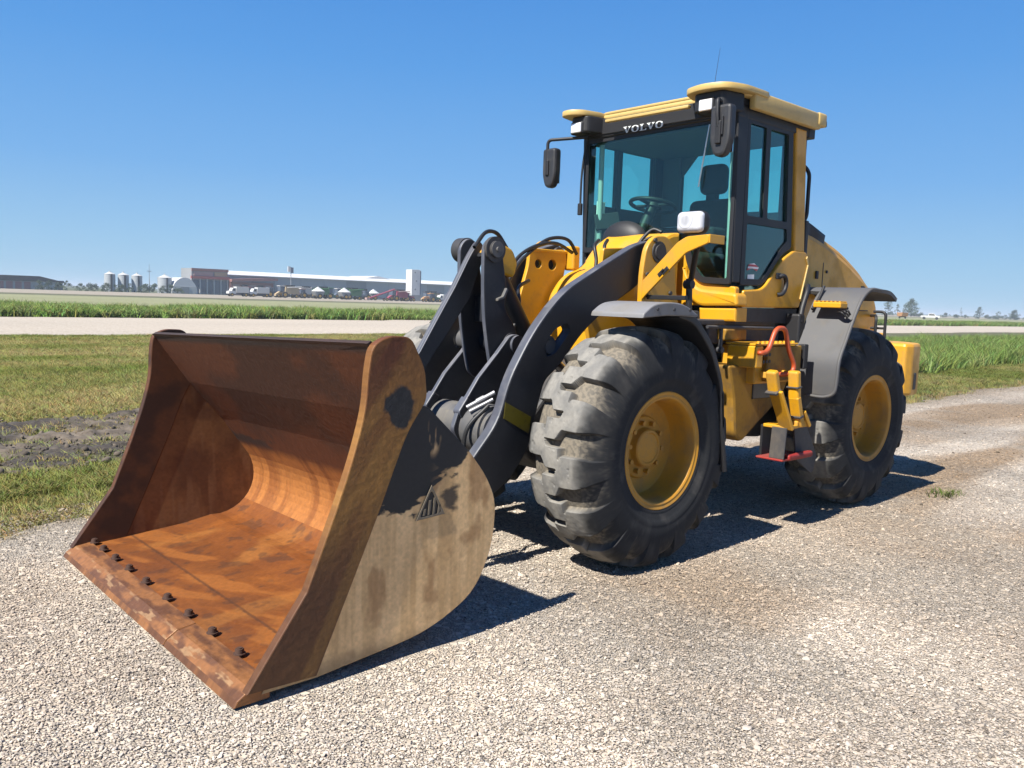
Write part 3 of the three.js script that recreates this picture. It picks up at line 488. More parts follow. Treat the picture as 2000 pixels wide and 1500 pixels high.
// ---- cab
{
  const H = 0.765, F = -1.2, B = -2.28;
  const pillar = (x0, x1, z0, z1, y0 = 1.8, y1 = 3.08) => box(x0, x1, y0, y1, z0, z1, 0.015);
  // black pressed frame: A pillars, header rails, door surround, far side and rear posts
  const cab = M('cab', [
    prof([[F + 0.03, 3.1], [F - 0.105, 3.1], [F - 0.115, 1.84], [F - 0.02, 1.84]], H - 0.026, H - 0.004, { bevel: 0.006 }),
    prof([[F + 0.03, 3.1], [F - 0.09, 3.1], [F - 0.09, 1.9], [F - 0.02, 1.9]], -H, -H + 0.05, { bevel: 0.01 }),
    box(-H, H, 3.03, 3.12, F - 0.06, F + 0.03, 0.015),
    box(H - 0.05, H - 0.006, 3.035, 3.12, B, F, 0.01), box(-H, -H + 0.05, 3.0, 3.12, B, F, 0.01),
    box(-H, H, 3.03, 3.12, B, B + 0.1, 0.01),
    pillar(-H, -H + 0.06, -1.64, -1.57, 2.1, 3.06), pillar(-H, -H + 0.08, B, B + 0.2, 2.0, 3.06), box(-H, -H + 0.05, 1.6, 2.5, -1.98, F - 0.06, 0.01),
    box(-H, -H + 0.05, 1.6, 2.4, B, -1.98, 0.01), box(-0.745, -0.5, 2.4, 3.06, B, B + 0.05, 0.02),
    box(-H, H, 1.6, 2.38, B, B + 0.05, 0.01), box(0.5, 0.7, 2.38, 3.06, B, B + 0.05, 0.01),
    box(-H + 0.05, H - 0.06, 1.5, 1.62, B, F - 0.02, 0.01),
  ], m.black, loader);
  // yellow B pillar, door-side lower panel and quarter panel
  M('rear_pillar', [prof([[-1.985, 3.08], [-2.075, 2.12], [-2.235, 2.12], [-2.145, 3.08]], H - 0.07, H, { bevel: 0.012 })], m.yellow, cab);
  M('cab_panel', [prof([[-1.36, 1.785, 0.02], [-1.63, 1.8, 0.08], [-1.9, 2.05, 0.06], [-2.06, 2.125, 0.03], [-2.26, 2.125, 0.03], [-2.3, 2.05, 0.04], [-2.2, 1.665, 0.03], [-1.345, 1.655, 0.02]], H - 0.06, H + 0.006, { bevel: 0.012 })], m.yellow, cab);
  M('panel_trim', [prof([[-2.262, 2.09], [-2.3, 2.02], [-2.205, 1.72], [-2.19, 1.74], [-2.28, 2.02], [-2.25, 2.07]], H + 0.004, H + 0.016, { bevel: 0.004 })], m.roof, cab);
  M('sill_panel', [prof([[-1.37, 1.545], [-1.37, 1.65], [-2.2, 1.66], [-2.17, 1.535]], H - 0.08, H - 0.012, { bevel: 0.006 })], m.greyPanel, cab);
  M('door_handle', [tube([[H + 0.01, 1.905, -1.84], [H + 0.035, 1.915, -1.875], [H + 0.035, 1.87, -1.915], [H + 0.035, 1.81, -1.905], [H + 0.03, 1.77, -1.865], [H + 0.005, 1.765, -1.84]], 0.017, 30), box(H, H + 0.02, 1.885, 1.935, -1.87, -1.8, 0.01)], m.black, cab);
  // front of the cab floor: two yellow blocks under the glass, with the border that runs up round its corner
  M('cab_front', [
    xprof([[-0.5, 2.1], [0.27, 2.1, 0.05], [0.355, 2.07, 0.03], [0.4, 1.9, 0.08], [0.5, 1.835, 0.08], [0.8, 1.805, 0.02], [0.8, 1.66], [-0.5, 1.66]], F - 0.06, F - 0.005, { bevel: 0.01 }),
  ], m.yellow, cab);
  M('front_step', [xprof([[0.36, 1.98, 0.04], [0.4, 1.88, 0.08], [0.5, 1.785, 0.06], [0.845, 1.755, 0.03], [0.855, 1.665, 0.02], [0.52, 1.655, 0.05], [0.42, 1.72, 0.05]], F - 0.1, F + 0.05, { bevel: 0.02 }), xprof([[0.51, 1.645], [0.835, 1.65], [0.835, 1.55], [0.52, 1.545]], F - 0.13, F + 0.03, { bevel: 0.015 })], m.yellow, cab);
  // glass
  M('windscreen', [xprof([[-H + 0.04, 3.04], [H - 0.02, 3.04], [H - 0.02, 1.84, 0.02], [0.5, 1.85, 0.08], [0.4, 1.95, 0.08], [0.36, 2.09, 0.02], [-H + 0.04, 2.1]], F + 0.004, F + 0.01, { bevel: 0 })], m.glass, cab);
  M('windscreen_seal', [xprof([[-H + 0.03, 3.06], [H - 0.008, 3.06], [H - 0.008, 1.82, 0.02], [0.48, 1.83, 0.08], [0.375, 1.94, 0.08], [0.335, 2.08, 0.02], [-H + 0.03, 2.08]], F - 0.012, F + 0.016, { bevel: 0.004, holes: [[[-H + 0.06, 3.0], [H - 0.035, 3.02], [H - 0.032, 1.86], [0.51, 1.875], [0.425, 1.965], [0.385, 2.11], [-H + 0.06, 2.12]]] })], m.black, cab);
  const door = M('cab_door', [prof([[-1.31, 3.06, 0.02], [-1.96, 3.06, 0.02], [-2.04, 2.14, 0.03], [-1.9, 2.08, 0.06], [-1.645, 1.825, 0.08], [-1.33, 1.82, 0.02]], H - 0.045, H - 0.01, { bevel: 0.006, holes: [
    [[-1.345, 3.015], [-1.575, 3.015], [-1.595, 2.335], [-1.365, 2.335]], [[-1.625, 3.015], [-1.9, 3.015], [-1.95, 2.335], [-1.645, 2.335]], [[-1.37, 2.29], [-1.955, 2.29], [-1.97, 2.19], [-1.88, 2.12], [-1.635, 1.87], [-1.38, 1.865]]] })], m.black, loader);
  M('window_pane', [prof([[-1.335, 3.02], [-1.58, 3.02], [-1.6, 2.33], [-1.355, 2.33]], H - 0.026, H - 0.022, { bevel: 0 })], m.sideGlass, door);
  M('window_pane', [prof([[-1.62, 3.02], [-1.905, 3.02], [-1.955, 2.33], [-1.64, 2.33]], H - 0.034, H - 0.03, { bevel: 0 })], m.sideGlass, door);
  M('window_pane', [prof([[-1.36, 2.295], [-1.96, 2.295], [-1.975, 2.185], [-1.885, 2.11], [-1.635, 1.86], [-1.37, 1.855]], H - 0.026, H - 0.022, { bevel: 0 })], m.sideGlass, door);
  const st = M('window_sticker', [prof([[-1.44, 1.845], [-1.53, 1.85], [-1.53, 1.91], [-1.44, 1.905]], H - 0.02, H - 0.0185, { bevel: 0 })], m.white, door);
  st.userData.label = 'white sticker in the bottom of the door glass';
  M('window_sticker', [prof([[-1.425, 1.935], [-1.45, 1.985], [-1.52, 1.995], [-1.59, 1.965], [-1.565, 1.935], [-1.5, 1.955]], H - 0.02, H - 0.0185, { bevel: 0 })], std({ map: tex(64, 64, [-1.6, -1.4, 1.92, 2.0], (z, y) => (Math.floor((y - 1.92) / 0.016) % 2 ? [0.35, 0.05, 0.06] : [0.6, 0.6, 0.62])), roughness: 0.5 }), door);
  M('window_pane', [prof([[F - 0.09, 3.02], [-1.57, 3.02], [-1.57, 2.45], [F - 0.09, 2.45]], -H + 0.02, -H + 0.024, { bevel: 0 })], m.sideGlass, cab);
  M('window_pane', [prof([[-1.64, 3.02], [-2.08, 3.02], [-2.08, 2.38], [-1.64, 2.38]], -H + 0.02, -H + 0.024, { bevel: 0 })], m.sideGlass, cab);
  M('rear_window', [xprof([[-0.5, 2.38], [0.5, 2.38], [0.5, 3.02], [-0.36, 3.02], [-0.5, 2.85]], B + 0.02, B + 0.024, { bevel: 0 })], m.sideGlass, cab);
  M('cab_trim', [xprof([[-0.5, 2.83], [-0.5, 3.05], [-0.3, 3.05]], B + 0.03, B + 0.06, { bevel: 0.004 }), box(-H + 0.06, -0.5, 2.38, 3.04, B + 0.04, B + 0.09, 0.01), box(-H + 0.03, -H + 0.06, 2.36, 3.02, -2.25, -2.08, 0.01), box(-0.72, 0.72, 3.0, 3.03, B + 0.04, F - 0.08, 0.01), box(-H + 0.05, -H + 0.09, 1.62, 2.35, -2.2, -1.3, 0.02), box(-0.7, 0.7, 1.62, 2.36, B + 0.05, B + 0.12, 0.02)], m.headliner, cab);
  const paleStripMat = std({ color: lin(0.42, 0.46, 0.45), roughness: 0.5 });
  M('pillar_strip', [rod([0.65, 1.87, F - 0.12], [0.65, 3.0, F - 0.1], 0.022)], paleStripMat, cab); M('pillar_strip', [rod([-0.67, 2.1, F - 0.12], [-0.66, 3.0, F - 0.1], 0.022)], paleStripMat, cab);  // pale upright strip beside each front pillar
  // seat, wheel, console
  const seat = M('seat', [box(-0.32, 0.22, 1.95, 2.1, -2.0, -1.55, 0.06), box(-0.26, 0.2, 2.05, 2.58, -2.14, -2.0, 0.068), box(-0.24, 0.15, 1.62, 1.97, -1.95, -1.6, 0.04)], m.seat, cab);
  M('headrest', [box(-0.16, 0.1, 2.62, 2.88, -2.13, -2.0, 0.064), box(-0.1, 0.02, 2.55, 2.66, -2.09, -2.04, 0.02)], m.seat, cab);
  M('armrest', [box(0.22, 0.3, 2.22, 2.3, -2.05, -1.6, 0.03)], m.seat, cab); M('armrest', [box(-0.42, -0.32, 2.22, 2.32, -2.05, -1.5, 0.03)], m.seat, cab);
  const sw = [new THREE.TorusGeometry(0.19, 0.017, 10, 40).rotateX(Math.PI / 2), rod([-0.19, 0, 0], [0.19, 0, 0], 0.014), rod([0, 0, 0], [0, 0, 0.19], 0.016), new THREE.CylinderGeometry(0.06, 0.07, 0.03, 18), rod([0, -0.42, 0.14], [0, 0, 0], 0.045)];
  sw.forEach((g) => g.rotateX(-0.32 + 0.1).translate(-0.24, 2.485, -1.5));
  M('steering_wheel', sw, m.black, cab);
  M('dash_console', [box(-0.36, -0.1, 1.65, 2.2, -1.45, -1.26, 0.04), box(-0.72, -0.56, 1.62, 2.18, -2.0, -1.4, 0.03), box(-0.6, -0.36, 2.08, 2.16, -1.38, -1.27, 0.02)], m.interior, cab);
  M('display_screen', [box(-0.11, 0.11, -0.07, 0.07, -0.015, 0.015, 0.01).rotateY(0.9).rotateZ(0.25).translate(-0.62, 2.36, -1.36), rod([-0.6, 2.1, -1.34], [-0.62, 2.32, -1.36], 0.014)], m.black, cab);
  M('document_sheet', [box(-0.006, 0.006, -0.11, 0.11, -0.05, 0.05, 0.002).translate(-0.7, 2.42, -1.36)], m.white, cab);
  M('wiper', [tube([[-0.72, 3.0, F + 0.04], [-0.745, 2.75, F + 0.05], [-0.75, 2.45, F + 0.05]], 0.009), box(-0.775, -0.735, 2.4, 2.5, F + 0.03, F + 0.06, 0.008)], m.black, cab);
  M('wiper', [rod([0.52, 3.0, F + 0.035], [0.45, 2.55, F + 0.035], 0.006)], m.steel, cab);
  // maker's name across the top of the windscreen
  {
    const c = document.createElement('canvas'); c.width = 512; c.height = 96; const q = c.getContext('2d');
    q.clearRect(0, 0, 512, 96); q.fillStyle = '#dfe3e2'; q.font = 'bold 84px serif'; q.textAlign = 'center'; q.textBaseline = 'middle'; q.save(); q.translate(256, 52); q.scale(1.32, 0.95); q.fillText('VOLVO', 0, 0); q.restore();
    const t = new THREE.CanvasTexture(c); t.colorSpace = THREE.SRGBColorSpace; t.magFilter = THREE.LinearFilter;
    const g = new THREE.PlaneGeometry(0.52, 0.085).translate(-0.1, 3.06, F + 0.05);
    const o = M('brand_lettering', [g], new THREE.MeshStandardMaterial({ map: t, transparent: true, alphaTest: 0.4, roughness: 0.5 }), cab, { keepUV: true });
    o.castShadow = false;
  }
  // roof: shell with side fascias, two front pods with a bar between
  const roof = M('cab_roof', [
    yprof([[-0.8, -1.2, 0.1], [0.8, -1.2, 0.1], [0.82, -2.22, 0.06], [0.78, -2.29, 0.05], [-0.78, -2.29, 0.05], [-0.82, -2.22, 0.06]], 3.175, 3.225, { bevel: 0.02 }), box(0.77, 0.826, 3.095, 3.222, -2.25, -1.28, 0.014), box(-0.826, -0.77, 3.095, 3.222, -2.25, -1.28, 0.014),
    yprof([[-0.62, -1.2, 0.1], [0.62, -1.2, 0.1], [0.6, -2.2, 0.1], [-0.6, -2.2, 0.1]], 3.22, 3.245, { bevel: 0.02 }),
    yprof([[0.36, -1.15], [0.42, -0.98, 0.06], [0.6, -0.92, 0.08], [0.78, -0.97, 0.08], [0.84, -1.15, 0.06], [0.84, -1.5, 0.1], [0.4, -1.4]], 3.192, 3.236, { bevel: 0.008 }),
    yprof([[-0.56, -1.15], [-0.6, -0.97, 0.05], [-0.7, -0.9, 0.06], [-0.81, -0.93, 0.06], [-0.86, -1.12, 0.06], [-0.84, -1.5, 0.1], [-0.58, -1.4]], 3.192, 3.236, { bevel: 0.008 }),
    box(-0.42, 0.4, 3.118, 3.142, -1.09, -1.05, 0.006),
    box(0.74, 0.835, 3.12, 3.228, -2.33, -2.2, 0.02), box(-0.835, -0.74, 3.12, 3.228, -2.33, -2.2, 0.02),
  ], m.roof, loader, { crease: 0.7 });
  M('roof_underside', [yprof([[0.44, -1.2], [0.48, -1.0, 0.05], [0.74, -1.0, 0.05], [0.78, -1.2]], 3.06, 3.191, { bevel: 0.012 }), yprof([[-0.53, -1.2], [-0.58, -1.0, 0.05], [-0.76, -1.0, 0.05], [-0.79, -1.2]], 3.06, 3.191, { bevel: 0.012 }), box(-0.75, 0.75, 3.05, 3.178, -2.3, -1.16, 0.01), box(0.75, 0.82, 3.13, 3.18, -2.36, -2.31, 0.01)], m.black, roof);
  for (const x of [0.6, -0.68]) { const l = M('roof_lamp', [box(x - 0.07, x + 0.07, 3.045, 3.15, -1.1, -0.985, 0.02)], m.black, roof); M('lamp_lens', [box(x - 0.056, x + 0.056, 3.056, 3.138, -1.0, -0.978, 0.012)], m.lens, roof); l.name = l.name; }
  M('antenna', [rod([0.4, 3.235, -1.35], [0.405, 3.33, -1.36], 0.009, 8, 0.006), rod([0.405, 3.33, -1.36], [0.42, 3.62, -1.39], 0.002, 6, 0.001)], m.black, roof);
  // mirrors
  const mir = (x, y, z, w, h, s) => [xprof([[x - w / 2, y + h / 2, 0.03], [x + w / 2, y + h / 2, 0.03], [x + w / 2 + s * 0.01, y - h * 0.2, 0.08], [x + w * 0.25, y - h / 2, 0.04], [x - w * 0.25, y - h / 2, 0.04], [x - w / 2 + s * 0.01, y - h * 0.2, 0.08]], z - 0.05, z + 0.03, { bevel: 0.02 })];
  const ml = M('mirror', mir(-0.925, 2.785, -0.95, 0.15, 0.33, 0), m.greyPanel, loader);
  M('mirror_arm', [pipe([[-0.62, 3.03, -1.08], [-0.95, 3.02, -0.93], [-0.95, 2.86, -0.93], [-0.93, 2.8, -0.93]], 0.014, 0.04), box(-0.95, -0.915, 2.72, 2.85, -0.925, -0.905, 0.008)], m.black, ml);
  M('mirror_glass', [box(-0.985, -0.865, 2.66, 2.92, -1.006, -1.0, 0.002)], m.mirror, ml);
  const mr = M('mirror', mir(0.755, 2.895, -0.98, 0.17, 0.36, 0), m.greyPanel, loader);
  M('mirror_arm', [pipe([[0.7, 3.1, -1.06], [0.735, 3.12, -0.94], [0.745, 3.0, -0.93], [0.75, 2.92, -0.94]], 0.014, 0.04), box(0.73, 0.775, 2.8, 2.96, -0.955, -0.93, 0.008), box(0.775, 0.79, 2.86, 2.99, -0.955, -0.935, 0.005)], m.black, mr);
  M('mirror_glass', [box(0.69, 0.82, 2.75, 3.04, -1.036, -1.03, 0.002)], m.mirror, mr);
}

// ---- rear body
{
  const hoodSide = [[-2.28, 1.35], [-2.28, 2.22], [-2.42, 2.34], [-2.75, 2.31], [-3.05, 2.24, 0.2], [-3.4, 2.13, 0.2], [-3.9, 1.92, 0.2], [-4.12, 1.74, 0.12], [-4.2, 1.3], [-4.2, 1.1], [-2.28, 1.1]];
  const hood = M('engine_hood', [prof(hoodSide, -0.56, 0.56, { bevel: 0.05, r: 0.03 }), prof([[-2.98, 2.1], [-3.02, 2.31], [-3.4, 2.21, 0.2], [-3.85, 2.02, 0.2], [-4.1, 1.84, 0.08], [-4.0, 1.75]], -0.5, 0.5, { bevel: 0.04 })], m.yellow, loader);
  M('hood_top', [prof([[-2.28, 2.2], [-2.28, 2.47, 0.03], [-2.65, 2.45, 0.15], [-3.04, 2.335], [-3.0, 2.15]], -0.535, 0.535, { bevel: 0.04 }), prof([[-2.28, 2.2], [-2.28, 2.485, 0.03], [-2.7, 2.485, 0.2], [-3.06, 2.42, 0.2], [-3.4, 2.31, 0.2], [-3.82, 2.15], [-3.8, 2.0]], -0.33, 0.33, { bevel: 0.04 })], m.greyPanel, hood);
  for (let i = 0; i < 4; i++) M('louvre', [box(0.515, 0.535, 2.265 + i * 0.03, 2.28 + i * 0.03, -2.85 + i * 0.09, -2.36, 0.004)], i % 2 ? m.greyPanel : m.dustySteel, hood);
  M('hood_vent', [prof([[-3.72, 1.78], [-3.72, 1.9], [-3.78, 1.9], [-3.92, 1.82], [-3.9, 1.78]], 0.555, 0.565, { bevel: 0.002 })], m.black, hood);
  M('hood_latch', [box(0.556, 0.575, 1.93, 2.0, -2.86, -2.82, 0.006)], m.frame, hood);
  M('panel_seam', box(0.555, 0.5625, 1.42, 2.08, -2.962, -2.95, 0.002), m.black, hood); M('panel_seam', box(0.555, 0.5625, 1.66, 1.67, -3.9, -2.96, 0.002), m.black, hood);
  for (const [z, y] of [[-3.02, 2.0], [-3.02, 1.75], [-3.3, 1.72], [-3.65, 1.72], [-2.88, 1.7]]) M('bolt', disc(0.556, 0.57, y, z, 0.014, 8), m.frame, hood);
  M('rear_handrail', [pipe([[0.72, 1.2, -3.95], [0.72, 1.66, -3.95], [0.6, 1.66, -3.95]], 0.014, 0.05), rod([0.72, 1.5, -3.95], [0.58, 1.5, -3.95], 0.012)], m.black, loader);
  // rear mudguard: broad front skirt, flat top with a rear lip
  for (const s of [1, -1]) {
    const w0 = 0.86, w1 = 1.25, edge = (t) => (t < 0.1 ? 0.1 * (1 - Math.sqrt(Math.max(0, 1 - Math.pow(1 - t / 0.1, 2)))) : 0);
    const path = [[-2.0, 0.985], [-1.985, 1.12], [-1.995, 1.27], [-2.09, 1.44], [-2.2, 1.62], [-2.31, 1.76], [-2.43, 1.825], [-2.62, 1.825], [-2.8, 1.81], [-2.92, 1.76]], lo = (t) => (t > 0.62 ? 0.56 : w0) + edge(t) * 0.6, hi = (t) => w1 - edge(t);
    const sk = M('rear_mudguard', [s > 0 ? band(path, lo, hi, 0.03, 60) : band(path, (t) => -hi(t), (t) => -lo(t), 0.03, 60)], m.rearFender, loader);
    M('mudguard_lip', [tube([[s * 1.0, 0.985, -1.99], [s * 1.15, 0.985, -1.99], [s * 1.225, 1.02, -1.98], [s * 1.243, 1.12, -1.975], [s * 1.247, 1.27, -1.985], [s * 1.247, 1.44, -2.08], [s * 1.247, 1.62, -2.19], [s * 1.247, 1.76, -2.3], [s * 1.247, 1.83, -2.43], [s * 1.247, 1.83, -2.62]], 0.013, 60)], m.rearFender, sk);
    if (s > 0) {
      M('mudguard_tread', [box(0.95, 1.18, 1.675, 1.72, -2.2, -2.08, 0.01)], m.yellow, sk);
      const teeth = []; for (let i = 0; i < 7; i++) teeth.push(box(0.955 + i * 0.034, 0.97 + i * 0.034, 1.718, 1.73, -2.19, -2.085, 0.003));
      M('tread_teeth', teeth, m.yellow, sk);
      M('tie_strap', [0, 0.045, 0.09].map((d) => tube([[1.14 + d * 0.6, 1.645 + d * 0.1, -2.12], [1.19 + d * 0.5, 1.64 + d * 0.2, -2.09], [1.225 + d * 0.2, 1.6 + d * 0.3, -2.12]], 0.008)), m.black, sk);
      M('rubber_seal', [tube([[0.8, 1.85, -2.26], [0.83, 1.8, -2.2], [0.84, 1.66, -2.12], [0.86, 1.55, -2.06]], 0.022, 24), tube([[0.9, 1.85, -2.34], [0.905, 1.76, -2.27], [0.9, 1.66, -2.17]], 0.012, 20), box(0.62, 0.875, 1.35, 1.62, -2.12, -2.03, 0.02)], m.black, sk);
    }
  }
  // tail of the rear frame and counterweight
  M('rear_frame', [prof([[-1.35, 0.62], [-1.35, 1.5], [-2.2, 1.55], [-4.1, 1.3], [-4.1, 0.7], [-3.3, 0.62], [-2.4, 0.52]], -0.36, 0.36, { bevel: 0.02 }), box(-0.5, 0.5, 0.95, 1.25, -2.4, -1.5, 0.03)], m.frame, loader);
  const cw = M('counterweight', [
    yprof([[0.5, -3.84, 0.03], [0.98, -3.84, 0.03], [1.01, -3.95, 0.03], [0.98, -4.2, 0.06], [0.7, -4.42, 0.1], [-0.7, -4.42, 0.1], [-0.98, -4.2, 0.06], [-1.01, -3.95, 0.03], [-0.98, -3.84, 0.03], [-0.5, -3.84, 0.03]], 0.87, 1.37, { bevel: 0.03 }),
    box(-0.6, 0.6, 0.6, 0.9, -4.35, -3.84, 0.03), box(-0.58, 0.58, 1.3, 1.45, -4.3, -3.9, 0.03),
  ], m.yellow, loader);
  M('counterweight_slot', [prof([[0, 0], [0, 0.16, 0.02], [-0.05, 0.16, 0.02], [-0.05, 0, 0.02]].map(([z, y, q]) => [z - 4.0, y + 0.93, q]), 0.985, 1.012, { bevel: 0.003 }), box(0.87, 0.91, 0.93, 1.1, -3.842, -3.834, 0.003)], m.black, cw);
  // exhaust stub behind the cab, far edge of the cab's rear
  M('rear_grab_handle', [pipe([[0.6, 2.3, B2()], [0.66, 2.42, B2() - 0.06], [0.66, 2.8, B2() - 0.06], [0.6, 2.88, B2()]], 0.016, 0.05)], m.black, loader);
  function B2() { return -2.36; }
  // centre joint, fuel and hydraulic tanks behind the front wheel
  M('centre_joint', [rod([0, 0.55, -1.42], [0, 1.3, -1.42], 0.13, 24), box(-0.3, 0.3, 0.6, 0.72, -1.7, -1.2, 0.03), box(-0.3, 0.3, 1.12, 1.22, -1.7, -1.2, 0.03)], m.frame, loader);
  M('steering_cylinder', [rod([0.35, 0.92, -0.75], [0.42, 0.92, -1.5], 0.05, 16), rod([0.42, 0.92, -1.5], [0.44, 0.92, -1.85], 0.028, 12)], m.black, loader);
  for (const s of [1, -1]) {
    const [a, b] = s > 0 ? [0.45, 0.93] : [-0.93, -0.45];
    M('side_tank', [prof([[-0.98, 1.24, 0.03], [-1.06, 1.0], [-1.1, 0.72, 0.05], [-1.2, 0.66, 0.05], [-1.75, 0.98, 0.1], [-1.9, 1.24, 0.03]], a, b, { bevel: 0.025 })], m.shadedDirtyYellow, loader);
  }
  M('tank_hatch', [box(0.925, 0.94, 0.98, 1.16, -1.6, -1.3, 0.01)], m.blackGloss, loader);
  // battery box / first step plate with grip edge
  const plate = M('step_platform', [box(0.82, 1.065, 1.225, 1.385, -1.2, -1.11, 0.012), box(0.8, 1.06, 1.387, 1.402, -1.7, -1.115, 0.006), box(0.7, 1.0, 1.1, 1.38, -1.8, -1.21, 0.02)], m.yellow, loader);
  M('valve_cover', [box(0.55, 0.8, 1.405, 1.5, -1.4, -1.12, 0.02)], m.shadedDirtyYellow, plate);
  M('hanger_plate', [box(1.002, 1.045, 1.12, 1.38, -1.78, -1.3, 0.01)], m.shadedDirtyYellow, plate);
  const studs = []; for (let i = 0; i < 9; i++) studs.push(new THREE.CylinderGeometry(0.013, 0.017, 0.02, 8).translate(1.04, 1.408, -1.17 - i * 0.06));
  M('grip_studs', studs, m.yellow, plate);
  for (let i = 0; i < 3; i++) for (const y of [1.32, 1.27]) M('hole', disc(1.045, 1.05, y, -1.24 - i * 0.04, 0.013, 12), m.black, plate);
  M('hanger_bracket', [box(1.0, 1.06, 1.2, 1.39, -1.86, -1.8, 0.01)], m.black, plate);
  M('prop_shaft_guard', [box(0.5, 0.74, 1.52, 1.56, -1.9, -0.75, 0.01), rod([0.92, 1.515, -0.7], [0.92, 1.505, -1.55], 0.012), rod([0.9, 1.53, -0.9], [0.9, 1.35, -0.9], 0.014), disc(0.88, 0.92, 1.35, -0.9, 0.022), box(0.4, 0.72, 1.38, 1.53, -2.0, -1.0, 0.02)], m.frame, loader);
  // orange handrail by the steps
  M('handrail', [pipe([[1.03, 1.34, -1.2], [1.09, 1.335, -1.1], [1.1, 1.345, -1.2], [1.1, 1.515, -1.29], [1.1, 1.515, -1.42], [1.1, 1.36, -1.48], [1.11, 1.235, -1.57], [1.11, 1.175, -1.53], [1.04, 1.17, -1.44]], 0.0175, 0.055)], m.orange, loader);
  M('handrail', [pipe([[0.55, 1.62, -4.0], [0.74, 1.62, -3.7], [0.74, 1.2, -3.7]], 0.014, 0.06)], m.black, loader);
  // steps: two bent yellow side plates, tread between, rubber-hung bottom step in red
  // flat bar from a to b, w wide across x, t thick
  const bar = (p, q, w, t, r = 0.008) => { const A = V(p), B = V(q), d = B.clone().sub(A); return new RoundedBoxGeometry(w, d.length(), t, 2, r).applyQuaternion(new THREE.Quaternion().setFromUnitVectors(new THREE.Vector3(0, 1, 0), d.normalize())).translate(...A.add(B).multiplyScalar(0.5).toArray()); };
  const steps = M('boarding_steps', [bar([1.135, 1.215, -1.21], [1.135, 1.05, -1.265], 0.085, 0.06, 0.02), bar([1.15, 1.07, -1.25], [1.165, 0.78, -1.42], 0.12, 0.028), bar([1.15, 1.205, -1.5], [1.15, 0.99, -1.53], 0.085, 0.06, 0.02), bar([1.155, 1.01, -1.52], [1.155, 0.79, -1.6], 0.08, 0.05), bar([1.17, 0.9, -1.62], [1.175, 0.78, -1.71], 0.05, 0.03), box(1.0, 1.18, 0.775, 0.83, -1.7, -1.54, 0.012), box(0.98, 1.18, 0.775, 0.8, -1.56, -1.4, 0.006), box(1.03, 1.13, 1.15, 1.2, -1.27, -1.22, 0.01), box(1.03, 1.13, 1.15, 1.2, -1.55, -1.5, 0.01)], m.yellow, loader);
  M('step_clamp', [bar([1.135, 1.07, -1.24], [1.135, 1.05, -1.25], 0.1, 0.075)], m.frame, steps); M('step_clamp', [bar([1.15, 1.09, -1.51], [1.15, 1.075, -1.512], 0.1, 0.07)], m.frame, steps); M('step_clamp', [bar([1.155, 0.87, -1.565], [1.155, 0.85, -1.57], 0.09, 0.06)], m.frame, steps);
  M('rubber_hanger', [bar([1.13, 0.79, -1.38], [1.13, 0.56, -1.36], 0.12, 0.014, 0.004)], m.frame, steps); M('rubber_hanger', [prof([[-1.6, 0.78], [-1.78, 0.78], [-1.98, 0.52, 0.04], [-1.93, 0.37, 0.06], [-1.66, 0.52]], 1.11, 1.124, { bevel: 0.004 })], m.frame, steps); M('rubber_hanger', [box(0.96, 0.98, 0.56, 0.79, -1.76, -1.4, 0.006)], m.black, steps);
  const foot = [box(0.97, 1.19, 0.545, 0.56, -1.77, -1.34, 0.005), box(1.15, 1.2, 0.54, 0.59, -1.78, -1.42, 0.02)];
  M('bottom_step', foot, m.red, steps);
}

// ================================================================ ground
const K = 0.66;
const camX = 4.2529, camZ = 4.1559;
// wavy strip sheet between two x edges, with its own grid; y and colour by function
function sheet(name, xs, zs, yFn, cFn, mat) {
  const nx = xs.length, nz = zs.length, P = new Float32Array(nx * nz * 3), C = new Float32Array(nx * nz * 3), U = new Float32Array(nx * nz * 2), idx = [];
  for (let j = 0; j < nz; j++) for (let i = 0; i < nx; i++) {
    const z = zs[j], x = typeof xs[i] === 'function' ? xs[i](z) : xs[i], k = j * nx + i, c = cFn(x, z);
    P.set([x, yFn(x, z), z], k * 3); C.set(c, k * 3); U.set([x, z], k * 2);
    if (i < nx - 1 && j < nz - 1) { const a = k, b = k + 1, c2 = k + nx, d = c2 + 1; idx.push(a, c2, b, b, c2, d); }
  }
  const g = new THREE.BufferGeometry();
  g.setAttribute('position', new THREE.BufferAttribute(P, 3)); g.setAttribute('color', new THREE.BufferAttribute(C, 3)); g.setAttribute('uv', new THREE.BufferAttribute(U, 2)); g.setIndex(idx); g.computeVertexNormals();
  const o = new THREE.Mesh(g, mat); o.name = numbered(name); o.receiveShadow = true; scene.add(o); return structure(o);
}
const range = (a, b, n, p = 1) => Array.from({ length: n + 1 }, (_, i) => a + (b - a) * Math.pow(i / n, p));
const warm = (a, b) => range(a, b, 1);

